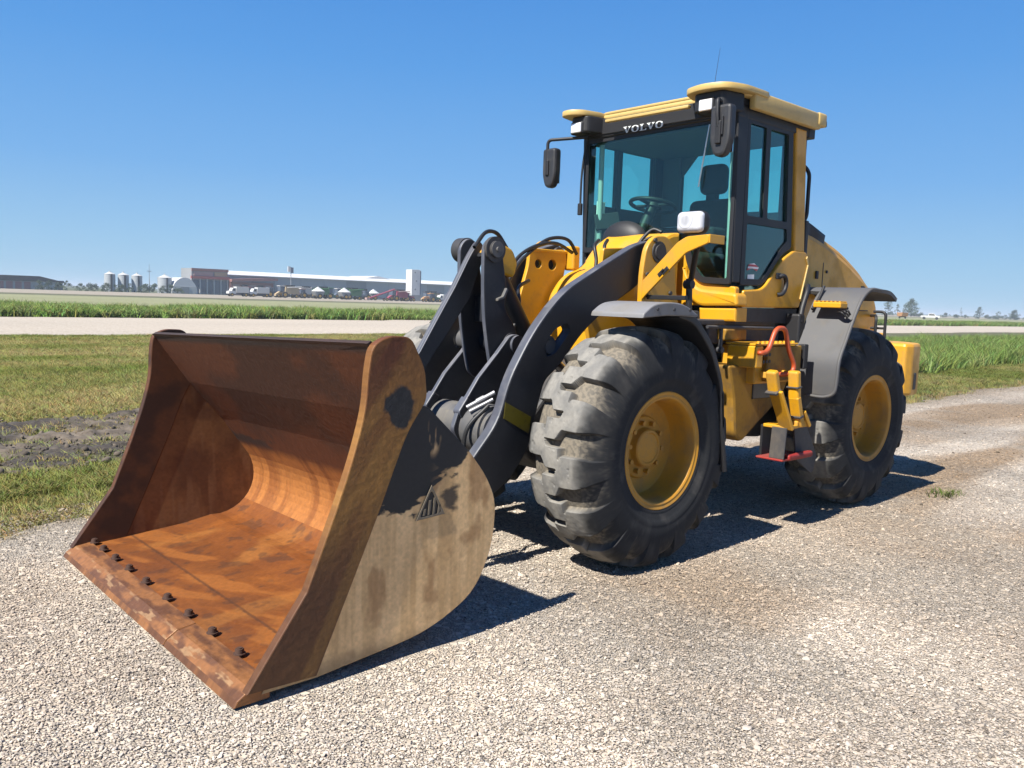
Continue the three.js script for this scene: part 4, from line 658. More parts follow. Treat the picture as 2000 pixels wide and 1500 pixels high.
// the plain: bands of grass, hay and gravel running beside the pad
const dirtMap = tex(512, 512, [0, 2, 0, 2], (u, v) => { const n = fbm(u * 16, v * 16, 201, 4, 32), f = vn(u * 60, v * 60, 202, 120); const k = 0.55 + 0.75 * n + 0.2 * (f - 0.5); return [k, k * 0.98, k * 0.94]; }, { tile: true });
const padEdge = (z) => -2.05 + 0.02 * (z - 3) * (z < 3 ? 1 : 0) * (z > -40 ? 1 : 0.93) + 0.55 * (fbm(z * 0.55, 3, 205, 3) - 0.5) + 0.22 * (vn(z * 2.3, 7, 206) - 0.5);
const roadNear = (z) => -26.2 + 1.2 * (fbm(z * 0.06, 1, 207, 3) - 0.5), roadFar = (z) => -44.3 + 1.2 * (fbm(z * 0.05, 9, 208, 3) - 0.5);
const bandColor = (x, z) => {
  const n = fbm(x * 0.9, z * 0.9, 210, 4), w = fbm(x * 0.08, z * 0.05, 211, 3);
  let c;
  if (x > -46) c = mix3([0.17, 0.15, 0.075], [0.1, 0.105, 0.035], sm(0.35, 0.65, n));
  else if (x > -56) c = [0.075, 0.1, 0.03];
  else if (x > -150 + 12 * w) c = mix3([0.36, 0.36, 0.19], [0.29, 0.3, 0.14], w);
  else if (x > -172) c = mix3([0.16, 0.15, 0.07], [0.12, 0.13, 0.05], n);
  else if (x > -290) c = [0.42, 0.36, 0.28];
  else c = mix3([0.13, 0.14, 0.06], [0.1, 0.12, 0.05], w);
  return c.map((q) => q * K);
};
{
  const xs = [...range(-7000, -800, 8), ...range(-700, -300, 10), ...range(-290, -56, 60), ...range(-55, -10, 90), ...range(-9.5, 3, 50), ...range(10, 60, 8), 200, 1000, 7000];
  const zs = [-7000, -4000, -2000, ...range(-1200, -420, 20), ...range(-400, -62, 70), ...range(-60, 12, 120), ...range(14, 60, 10), 200, 1000, 7000];
  sheet('field', xs, zs, (x, z) => (x > -50 && z > -80 ? -0.035 + 0.03 * (fbm(x * 0.7, z * 0.7, 212, 3) - 0.5) - (x > -1.2 ? 0.06 : 0) : -0.03), bandColor, std({ vertexColors: true, map: dirtMap, roughness: 1 }));
}
// gravel: crushed stone texture (grains of a few millimetres; the larger stones are geometry)
const cells = (u, v, s, p) => { // nearest and second distance and id of jittered cells
  const xi = Math.floor(u), yi = Math.floor(v); let a = 9, b = 9, id = 0; const w = (n) => ((n % p) + p) % p;
  for (let j = -1; j <= 1; j++) for (let i = -1; i <= 1; i++) { const X = w(xi + i), Y = w(yi + j), dx = xi + i + hash(X, Y, s) - u, dy = yi + j + hash(X, Y, s + 1) - v, d = dx * dx + dy * dy; if (d < a) { b = a; a = d; id = hash(X, Y, s + 2); } else if (d < b) b = d; }
  return [Math.sqrt(a), Math.sqrt(b), id];
};
const gravelMap = tex(1024, 1024, [0, 1.2, 0, 1.2], (u, v) => {
  const [a, b, id] = cells(u * 70, v * 70, 220, 84), [a2, b2, id2] = cells(u * 30, v * 30, 224, 36);
  let t = mix(0.7, 1.25, id) * (0.55 + 0.45 * sm(0.02, 0.25, b - a));  // grain rims darkened: shade of the gaps painted in
  if (id2 > 0.62) t = mix(t, mix(0.75, 1.3, (id2 - 0.62) / 0.38), sm(0.05, 0.16, b2 - a2));
  t *= 0.9 + 0.2 * fbm(u * 90, v * 90, 228, 2);
  const h = hash(Math.floor(id * 999), 3, 5); return [t * 0.62, t * (0.6 + 0.03 * h), t * (0.55 + 0.08 * h)];
}, { tile: true });
const gravelBump = tex(1024, 1024, [0, 1.2, 0, 1.2], (u, v) => { const [a, b, id] = cells(u * 70, v * 70, 220, 84), [a2, b2, id2] = cells(u * 30, v * 30, 224, 36); let h = sm(0, 0.4, b - a) * (0.4 + 0.4 * id); if (id2 > 0.62) h = Math.max(h, sm(0.03, 0.3, b2 - a2)); return h; }, { color: false, tile: true });
const gravelMat = std({ map: gravelMap, bumpMap: gravelBump, bumpScale: 0.009, roughness: 0.95, vertexColors: true });
const padTint = (x, z) => {
  const n = fbm(x * 0.8, z * 0.8, 230, 4), big = fbm(x * 0.25 + 3, z * 0.16, 231, 3), track = sm(0.5, 0.62, fbm(x * 1.1, z * 0.13, 232, 3));
  let c = mix3([0.88, 0.765, 0.645], [0.74, 0.63, 0.525], sm(0.35, 0.65, n));
  // earth worked into the gravel round the wheels and along the wheel tracks behind
  const earth = 0.75 * track * sm(1.0, -4, z) * sm(5.5, 2.5, x) + 0.55 * sm(1.3, 0.3, Math.hypot((x - 1.55) * 1.2, (z - 0.7) * 0.55)) * sm(0.35, 0.6, n) + 0.35 * sm(0.55, 0.7, big);
  const rut = (0.5 + 0.5 * sm(0.35, 0.6, fbm(x * 2, z * 0.6, 237, 3))) * sm(0.42, 0.12, Math.abs(Math.abs(x + 0.03 * (z + 3)) - 0.92)) * sm(-2.6, -4, z) * sm(-34, -14, z);
  c = mix3(c, [0.52, 0.38, 0.25], clamp(earth + 0.75 * rut));
  c = mix3(c, [0.3, 0.24, 0.15], 0.6 * sm(0.7, 0.0, x - padEdge(z)));
  c = mix3(c, [0.6, 0.53, 0.45], 0.6 * sm(0.56, 0.72, fbm(x * 0.6 + 7, z * 0.9 + 2, 233, 4)));
  const mott = 0.8 + 0.4 * fbm(x * 1.7 + 11, z * 1.1, 236, 4); return c.map((q) => q * 0.82 * mott);
};
{
  const xs = [(z) => padEdge(z) - 0.02, (z) => padEdge(z) + 0.05, (z) => padEdge(z) + 0.14, ...range(-1.55, 6.5, 90), ...range(6.7, 12, 20), 14, 18, 25, 40, 90];
  const zs = [-260, -200, -150, -110, ...range(-90, -16, 90), ...range(-15.8, 6, 200), 7, 9, 12, 20, 40];
  sheet('gravel_pad', xs, zs, (x, z) => { const e = x - padEdge(z); return (e < 0.02 ? -0.06 : e < 0.1 ? -0.022 : 0.0) + (z > -20 && x < 10 ? 0.03 * (fbm(x * 1.3, z * 1.3, 240, 4) - 0.5) : 0) - 0.006; }, padTint, gravelMat);
  const roadMat = std({ map: dirtMap, roughness: 1, vertexColors: true });
  const rz = [-900, -600, -420, ...range(-300, -62, 80), ...range(-60, 40, 120), 80, 200];
  sheet('gravel_road', [(z) => roadNear(z) + 0.1, (z) => roadNear(z) - 0.6, -30, -35, -40, (z) => roadFar(z) + 0.6, roadFar], rz, (x, z) => (x > -27 || x < -43.6 ? -0.03 : 0.03), (x, z) => { const n = fbm(x * 0.4, z * 0.06, 241, 3); return mix3([0.5, 0.435, 0.36], [0.41, 0.36, 0.3], n).map((q) => q * 0.85); }, roadMat);
}
// churned bare soil in the grass
const inMud = (x, z) => { const cx = -5.9 + 0.12 * z, w = 1.85 + 0.5 * (fbm(z * 0.6, 2, 250, 3) - 0.5); return sm(w + 0.25, w - 0.45, Math.abs(x - cx) + 0.9 * (fbm(x * 1.4, z * 1.4, 251, 3) - 0.5)) * sm(-9, -5, z); };
{
  const mudMap = tex(512, 512, [0, 1.5, 0, 1.5], (u, v) => { const n = fbm(u * 20, v * 20, 252, 4, 30), f = vn(u * 64, v * 64, 253, 96); const k = 0.4 + 0.9 * n + 0.3 * (f - 0.5); return [k, k * 0.96, k * 0.92]; }, { tile: true });
  sheet('bare_soil', range(-8.6, -3.6, 150), range(-8, 7, 330), (x, z) => { const k = inMud(x, z), r = fbm(x * 5, z * 3.2, 254, 4), c = fbm(x * 14, z * 14, 255, 3); return -0.09 + k * (0.075 + 0.2 * (r - 0.5) + 0.06 * (c - 0.5)); }, (x, z) => mix3([0.15, 0.125, 0.098], [0.06, 0.052, 0.045], sm(0.4, 0.6, fbm(x * 2, z * 2, 256, 3))).map((q) => q * 0.9), std({ vertexColors: true, map: mudMap, roughness: 1 }));
}

// ---------------------------------------------------------------- loose stones, grass
const dummy = new THREE.Object3D(), col = new THREE.Color();
function instanced(name, geo, mat, list, label) {
  const o = new THREE.InstancedMesh(geo, mat, list.length); o.name = numbered(name);
  list.forEach((e, i) => { dummy.position.set(e.x, e.y, e.z); dummy.rotation.set(e.rx || 0, e.ry || 0, e.rz || 0); dummy.scale.set(e.sx, e.sy, e.sz); dummy.updateMatrix(); o.setMatrixAt(i, dummy.matrix); o.setColorAt(i, col.setRGB(...e.c)); });
  o.castShadow = o.receiveShadow = true; scene.add(o); return stuff(o, label);
}
// ground points around the photographer, thinning with distance d as d^-p
function around(n, d0, d1, p, fn) {
  const q = 2 - p;
  for (let i = 0; i < n; i++) {
    const t = rnd(), d = Math.abs(q) < 1e-3 ? d0 * Math.pow(d1 / d0, t) : Math.pow(Math.pow(d0, q) + (Math.pow(d1, q) - Math.pow(d0, q)) * t, 1 / q), a = -2.3122 + rr(-0.9, 0.9);
    fn(camX + Math.sin(a) * d, camZ + Math.cos(a) * d, d);
  }
}
{
  const stone = (s, flatn) => { const g = new THREE.IcosahedronGeometry(1, 0), p = g.attributes.position, seen = new Map(); for (let i = 0; i < p.count; i++) { const key = [p.getX(i), p.getY(i), p.getZ(i)].map((v) => v.toFixed(3)).join(); if (!seen.has(key)) seen.set(key, 0.7 + 0.5 * hash(seen.size, s, 260)); const k = seen.get(key); p.setXYZ(i, p.getX(i) * k, p.getY(i) * k * flatn, p.getZ(i) * k); } g.computeVertexNormals(); return g; };
  const lists = [[], [], [], []];
  const ok = (x, z) => x > padEdge(z) - 0.25 && !(Math.abs(x) < 1.26 && z > 1.5 && z < 2.83);
  around(365000, 1.9, 26, 1.75, (x, z, d) => {
    if (!ok(x, z)) return;
    const big = rnd(); const s = (big > 0.9985 ? rr(0.012, 0.02) : big > 0.93 ? rr(0.006, 0.0105) : rr(0.0028, 0.006)) * (1 + d * 0.02);
    const t = padTint(x, z), k = rnd(), tone = k < 0.13 ? rr(0.25, 0.5) : k > 0.93 ? rr(1.2, 1.45) : rr(0.65, 1.18), w = rr(-0.03, 0.03);  // the darkest stones stand in for shadowed gaps
    lists[Math.floor(rnd() * 4)].push({ x, z, y: rr(-0.25, 0.3) * s - 0.002 + 0.0 + 0.03 * (x < 10 && z > -20 ? fbm(x * 1.3, z * 1.3, 240, 4) - 0.5 : 0), rx: rr(-0.5, 0.5), ry: rr(0, 6.28), rz: rr(-0.5, 0.5), sx: s * rr(0.8, 1.4), sy: s * rr(0.6, 1), sz: s * rr(0.8, 1.3), c: [t[0] * tone * (0.66 + w), t[1] * tone * 0.65, t[2] * tone * (0.64 - w)] });
  });
  const stoneMat = std({ roughness: 0.9, color: 0xffffff });
  lists.forEach((l, i) => instanced('loose_gravel', stone(i + 1, 0.7), stoneMat, l, 'loose crushed stones scattered over the gravel pad'));
}
// a tuft of bent blades; h mean height, w width, n blades, spread
function tuftGeo(n, h, w, spread, s, lean = 0.5) {
  let q = s; const r = () => hash(q++, 77, s), P = [], N = [];
  for (let i = 0; i < n; i++) {
    const a = r() * 6.283, d = spread * Math.sqrt(r()), hh = h * (0.55 + 0.75 * r()), l = lean * hh * (0.3 + r()), da = a + (r() - 0.5) * 2, bx = Math.cos(a) * d, bz = Math.sin(a) * d, f = r() * 6.283, wx = Math.cos(f) * w / 2, wz = Math.sin(f) * w / 2;
    const pt = (t, k) => [bx + Math.cos(da) * l * t * t + wx * k, hh * t * (1 - 0.12 * t), bz + Math.sin(da) * l * t * t + wz * k];
    const b0 = pt(0, -1), b1 = pt(0, 1), m0 = pt(0.55, -0.85), m1 = pt(0.55, 0.85), tip = pt(1, 0);
    P.push(...b0, ...b1, ...m1, ...b0, ...m1, ...m0, ...m0, ...m1, ...tip);
    for (let k = 0; k < 9; k++) N.push(Math.cos(da) * 0.25, 0.95, Math.sin(da) * 0.25);
  }
  const g = new THREE.BufferGeometry(); g.setAttribute('position', new THREE.Float32BufferAttribute(P, 3)); g.setAttribute('normal', new THREE.Float32BufferAttribute(N, 3)); g.setAttribute('uv', new THREE.Float32BufferAttribute(new Array(P.length / 3 * 2).fill(0.5), 2)); return g;
}
const bladeMat = new THREE.MeshPhysicalMaterial({ color: 0xffffff, roughness: 1, specularIntensity: 0, side: THREE.DoubleSide, transmission: 0.3, thickness: 0 });
const inWeeds = (x, z) => x < -5.2 - 0.9 * (fbm(z * 0.3, 4, 270, 3) - 0.5) && x > -15.5 + 1.4 * (fbm(z * 0.2, 6, 271, 3) - 0.5) && z < -17 + 1.5 * fbm(x, 1, 272, 2);
{
  const mown = [[], [], []];
  const grassColor = (x, z) => {
    const n = fbm(x * 0.55, z * 0.28, 280, 4), f = fbm(x * 2.2, z * 2.2, 281, 3), stripe = fbm(x * 0.35, z * 0.02, 282, 3);
    let dry = sm(0.32, 0.62, n) * 0.6 + sm(0.4, 0.62, stripe) * 0.4 + (rnd() - 0.5) * 0.5;
    if (x > -4.6 && z > -12) dry -= 0.3 * sm(-4.6, -3.8, x); dry += 0.5 * sm(-3, -2.2, x);
    const g = mix3([0.17, 0.22, 0.05], [0.24, 0.27, 0.075], f);
    return mix3(g, [0.43, 0.37, 0.16], clamp(dry)).map((q) => q * 0.95 * rr(0.75, 1.2));
  };
  around(400000, 4.6, 46, 1.35, (x, z, d) => {
    const e = x - padEdge(z);
    if (x < roadNear(z) + 0.1 * rnd() || e > 0.35 * rnd() - 0.05 || inWeeds(x, z)) return;
    const mud = inMud(x, z); if (mud > 0.12 && rnd() < mud * 0.86 + 0.5 * (fbm(x * 3, z * 3, 283, 2) - 0.4)) return;
    const bald = fbm(x * 1.1, z * 0.7, 284, 3); if (bald > 0.6 && rnd() < 0.5 || e > -0.8 && rnd() < 0.45) return;
    const k = (0.75 + d * 0.028) * rr(0.7, 1.25) * (e > -0.8 ? 0.7 : 1) * (mud > 0.1 ? 0.8 : 1);
    mown[Math.floor(rnd() * 3)].push({ x, z, y: -0.035, ry: rr(0, 6.28), sx: k * 1.25, sy: Math.min(1.35, k) * (0.8 + 0.5 * fbm(x * 0.9, z * 0.9, 285, 2)), sz: k * 1.25, c: grassColor(x, z) });
  });
  mown.forEach((l, i) => instanced('grass', tuftGeo(11, 0.075, 0.0055, 0.055, 900 + i * 50, 0.8), bladeMat, l, 'short mown yellow green grass between the pad and the road'));
  // tall weeds right of the loader and along the far side of the gravel road
  const tall = [[], []];
  const weedColor = () => { const d = rnd(); return mix3([0.15, 0.25, 0.06], [0.31, 0.38, 0.13], rnd()).map((q) => q * 1.0 * rr(0.7, 1.2) * (d > 0.93 ? 1.5 : 1)); };
  for (let i = 0; i < 26000; i++) { const z = -17 - 75 * Math.pow(rnd(), 1.6), x = rr(-15.8, -4.8); if (!inWeeds(x, z) || Math.abs(Math.atan2(x - camX, z - camZ) + 2.3122) > 0.95) continue; const k = rr(0.5, 1.1) * (0.4 + 0.9 * fbm(x * 0.6, z * 0.6, 290, 3)); tall[i % 2].push({ x, z, y: -0.04, ry: rr(0, 6.28), sx: 1.1, sy: k * 0.85, sz: 1.1, c: weedColor() }); }
  tall.forEach((l, i) => instanced('tall_weeds', tuftGeo(16, 0.72, 0.016, 0.13, 1200 + i * 70, 0.42), bladeMat, l, 'tall lush green weeds beside the pad behind the loader'));
  const verge = [[], []];
  for (let i = 0; i < 56000; i++) { const z = 26 - 354 * Math.pow(rnd(), 1.7), x = rr(-54, roadFar(z) + 0.2); if (Math.abs(Math.atan2(x - camX, z - camZ) + 2.3122) > 0.95) continue; const k = rr(0.5, 1.15) * (0.45 + 0.75 * fbm(x * 0.35, z * 0.22, 291, 3)); verge[i % 2].push({ x, z, y: -0.04, ry: rr(0, 6.28), sx: 2.1, sy: k * 1.05, sz: 2.1, c: weedColor() }); }
  verge.forEach((l, i) => instanced('verge_grass', tuftGeo(16, 0.72, 0.02, 0.16, 1400 + i * 70, 0.42), bladeMat, l, 'deep green grass along the far side of the gravel road'));
  // dry litter and clods
  const clods = []; const cg = new THREE.IcosahedronGeometry(1, 1);
  around(16000, 6, 16, 1.5, (x, z) => { const k = inMud(x, z); if (k < 0.3) return; const s = rr(0.006, 0.03) * (rnd() < 0.1 ? 1.4 : 0.6); clods.push({ x, z, y: -0.03 + 0.05 * rnd(), rx: rr(0, 3), ry: rr(0, 6), rz: rr(0, 3), sx: s * rr(0.7, 1.5), sy: s * rr(0.5, 0.9), sz: s, c: mix3([0.13, 0.105, 0.08], [0.055, 0.045, 0.036], rnd()) }); });
  instanced('soil_clods', cg, std({ roughness: 1 }), clods, 'dark clods of churned soil in the grass');
  // the one green tuft in the gravel and a few sprigs
  const sprig = [];
  for (let i = 0; i < 26; i++) { const r = 0.16 * Math.sqrt(rnd()), a = rr(0, 6.28), k = rr(0.6, 1.2); sprig.push({ x: 1.42 + r * Math.cos(a) * 0.8, z: -3.87 + r * Math.sin(a) * 1.5, y: -0.01, ry: a, sx: k, sy: k, sz: k, c: mix3([0.11, 0.2, 0.03], [0.2, 0.25, 0.07], rnd()).map((q) => q * 0.75) }); }
  const tuft = instanced('grass_tuft', tuftGeo(9, 0.07, 0.005, 0.04, 1700, 0.9), bladeMat, sprig);
  tag(tuft, 'lone green grass tuft growing in the gravel behind the rear wheel', 'grass tuft'); delete tuft.userData.kind;
}

// ================================================================ things on the horizon
const flatMat = (r, g, b, rough = 0.7) => std({ color: lin(r * K, g * K, b * K), roughness: rough });
const fm = {
  white: flatMat(0.8, 0.8, 0.79), offWhite: flatMat(0.66, 0.66, 0.64), grey: flatMat(0.34, 0.35, 0.36), wall: flatMat(0.52, 0.53, 0.55), dark: flatMat(0.05, 0.05, 0.055), roofDark: flatMat(0.07, 0.06, 0.065),
  red: flatMat(0.42, 0.1, 0.09), brick: flatMat(0.34, 0.15, 0.13), glass: flatMat(0.12, 0.15, 0.2, 0.2), silver: flatMat(0.5, 0.53, 0.55, 0.5), green: flatMat(0.07, 0.22, 0.07), tan: flatMat(0.55, 0.42, 0.25), yellow: flatMat(0.6, 0.36, 0.05), crimson: flatMat(0.36, 0.06, 0.1), pink: flatMat(0.5, 0.34, 0.32), tyre: flatMat(0.03, 0.03, 0.03), blue: flatMat(0.16, 0.2, 0.27), orange: flatMat(0.6, 0.3, 0.12), doorRed: flatMat(0.45, 0.22, 0.22),
};
const gable = (x0, x1, y0, y1, y2, z0, z1) => prof([[z0, y0], [z0, y1], [(z0 + z1) / 2, y2], [z1, y1], [z1, y0]].reverse(), x0, x1, { bevel: 0 });
{
  // low dark-roofed shed, far left
  let t = tag(G('storage_shed', null, -303, 0, -58), 'low shed with dark roof and pale red doors at the far left', 'shed');
  M('wall', box(-6, 6, 0, 2.6, -12, 10, 0), fm.wall, t);
  M('roof', [prof([[10.5, 2.5], [10.5, 2.8], [4, 4.2], [-6.5, 4.2], [-12.5, 2.8], [-12.5, 2.5]], -6.5, 6.5, { bevel: 0 })], fm.roofDark, t);
  for (const z of [4.5, 2, -0.5, -3]) M('door', box(6, 6.15, 0, 2.3, z - 0.9, z + 0.9, 0), fm.doorRed, t);
  M('downpipe', box(6, 6.4, 0, 3.2, -8.2, -7.4, 0), fm.offWhite, t);
  t = tag(G('storage_shed', null, -306, 0, -66.5), 'flat dark lean-to beside the shed at the far left', 'lean-to');
  M('wall', box(-4, 4, 0, 2.2, -6, 3, 0), fm.grey, t); M('roof', box(-4.4, 4.4, 2.2, 3, -6.3, 3.2, 0), fm.roofDark, t);

  // grain bins
  const bin = (z, r, h, label) => {
    const b = tag(G('grain_bin', null, -300, 0, z), label, 'grain bin', 'steel grain bins on the horizon');
    const shell = []; for (let i = 0; i < 8; i++) shell.push(new THREE.CylinderGeometry(r, r * 1.012, h / 8, 28, 1, true).translate(0, h / 8 * (i + 0.5), 0));
    M('bin_wall', shell, fm.silver, b); M('roof', [new THREE.ConeGeometry(r * 1.05, r * 0.5, 28).translate(0, h + r * 0.25, 0), new THREE.CylinderGeometry(0.3, 0.3, 0.4, 10).translate(0, h + r * 0.5, 0)], fm.offWhite, b);
    M('ladder', box(r, r + 0.15, 0, h, -0.3, 0.3, 0), fm.dark, b); M('leg', box(-r * 0.8, r * 0.8, 0, 0.6, -r * 0.8, r * 0.8, 0), fm.dark, b);
  };
  bin(-86.6, 1.75, 5.9, 'leftmost of the row of three silver grain bins');
  bin(-91, 1.75, 5.8, 'middle one of the row of three silver grain bins');
  bin(-95.5, 1.75, 5.7, 'rightmost of the row of three silver grain bins');
  bin(-105, 2.4, 5.4, 'widest silver grain bin, apart beside the white dome');
  t = tag(G('radio_mast', null, -300, 0, -99.7), 'thin lattice mast between the grain bins', 'mast');
  M('mast_pole', rod([0, 0, 0], [0, 10, 0], 0.18, 6, 0.05), fm.grey, t); M('cross_arm', box(-0.1, 0.1, 7.4, 7.6, -0.7, 0.7, 0), fm.grey, t);
  // white domed shelter
  t = tag(G('dome_shelter', null, -302, 0, -111), 'white fabric dome shelter left of the red fronted showroom', 'shelter');
  M('shell', new THREE.CylinderGeometry(4.6, 4.6, 10, 24, 1, false, 0, Math.PI).rotateZ(Math.PI / 2).rotateX(-Math.PI / 2 * 0).scale(1, 1.25, 1), fm.white, t);
  M('end_wall', box(4.8, 5.1, 0, 2.6, -4.2, 4.2, 0), fm.offWhite, t); M('door', box(5.1, 5.2, 0, 2.4, -1.5, 1.5, 0), fm.grey, t);

  // showroom with red fascia and glazed front
  t = tag(G('showroom', null, -302, 0, -121.4), 'showroom building with red fascia bands and glazed front', 'building');
  M('wall', box(-8, 2, 0, 9.4, -6.8, 6.8, 0), fm.grey, t);
  M('fascia', [box(2, 2.5, 8.4, 9.4, -6.9, 6.9, 0)], fm.brick, t); M('fascia', [box(2, 2.9, 5.6, 6.6, -7.2, 7.2, 0)], fm.red, t);
  M('sign_panel', box(2, 2.3, 6.9, 8.2, -1, 6, 0), fm.pink, t); M('sign_panel', box(2, 2.25, 6.8, 8.2, -6.5, -1.6, 0), fm.tan, t);
  for (let i = 0; i < 5; i++) { M('window', box(2, 2.1, 0.5, 5.2, -6.3 + i * 2.6, -4.2 + i * 2.6, 0), fm.glass, t); M('column', box(2.1, 2.5, 0, 5.6, -6.8 + i * 2.6, -6.4 + i * 2.6, 0), fm.offWhite, t); }
  // service wing with red canopy
  t = tag(G('service_wing', null, -300, 0, -137), 'low wing with dark red canopy joining the showroom and warehouse', 'building');
  M('wall', box(-4, 1.2, 0, 5, -9, 8.4, 0), fm.brick, t);
  M('canopy', prof([[8.5, 5.0], [8.5, 6.0], [-6, 6.9], [-10, 6.9], [-10, 6.0]].reverse(), -4, 3, { bevel: 0 }), fm.brick, t);
  for (let i = 0; i < 5; i++) M('door', box(1.2, 1.35, 0.1, 4, -8 + i * 3.2, -5.6 + i * 3.2, 0), i % 2 ? fm.dark : fm.pink, t);
  // long warehouse
  t = tag(G('warehouse', null, -308, 0, -195), 'very long grey warehouse with bright white roof edge', 'warehouse');
  M('wall', box(-30, 2, 0, 7.6, -95, 66, 0), fm.wall, t);
  M('roof', [xprof([[2.9, 7.5], [2.9, 7.8], [-12, 9.6], [-30, 7.6], [-30, 7.5]], -95.5, 66.5, { bevel: 0 }), prof([[-22, 8.3], [2, 8.3], [-10, 10.4]], -30, -8, { bevel: 0 })], fm.white, t);
  for (let i = 0; i < 15; i++) M('wall_panel', box(2, 2.12, 0.3, 7.3, -93 + i * 10.6, -83.2 + i * 10.6, 0), i % 4 === 1 ? fm.grey : fm.wall, t);
  for (let i = 0; i < 8; i++) M('door', box(2.12, 2.25, 0, 4.4, -88 + i * 18, -83 + i * 18, 0), i % 2 ? fm.dark : fm.offWhite, t);
  // roadside sign board on a pole
  t = tag(G('sign_board', null, -270, 0, -138.4), 'tall pole sign, white panel and dark panel, before the warehouse roof', 'sign');
  M('pole', rod([0, 0, 0], [0, 9.6, 0], 0.14, 8), fm.grey, t); M('sign_panel', box(-0.2, 0.2, 9, 10.9, 0.15, 1.2, 0), fm.white, t); M('sign_panel', box(-0.2, 0.2, 8.6, 10.6, -0.9, 0.05, 0), fm.blue, t);
  // white tower
  t = tag(G('silo_tower', null, -270, 0, -191.9), 'square white tower with a dark shaded edge before the warehouse', 'tower');
  M('tower_body', box(-2, 2, 0, 12.4, -1.6, 2.4, 0.05), fm.white, t); M('shaded_side', box(-1.8, 1.6, 2.5, 12, -2.4, -1.62, 0), fm.blue, t);  // dark blue box stands for the shaded side of the tower
  for (const [y, z] of [[11.3, 0.9], [4.6, 0.7], [7.9, 0.2]]) M('port', disc(2, 2.15, y, z, 0.35, 12), fm.grey, t);
  M('base', box(-2.1, 2.1, 0, 2.4, -2.4, 2.45, 0), fm.grey, t);
  t = tag(G('water_tank', null, -262, 0, -205.6), 'small white round tank on a stand right of the tower', 'tank');
  M('tank_body', [new THREE.CylinderGeometry(1.4, 1.4, 2.2, 20).translate(0, 3.4, 0), new THREE.SphereGeometry(1.4, 16, 8, 0, 6.3, 0, 1.57).scale(1, 0.4, 1).translate(0, 4.5, 0)], fm.white, t);
  for (const [x, z] of [[-1, -1], [1, -1], [-1, 1], [1, 1]]) M('leg', rod([x, 0, z], [x * 0.8, 2.4, z * 0.8], 0.09, 6), fm.grey, t);
}
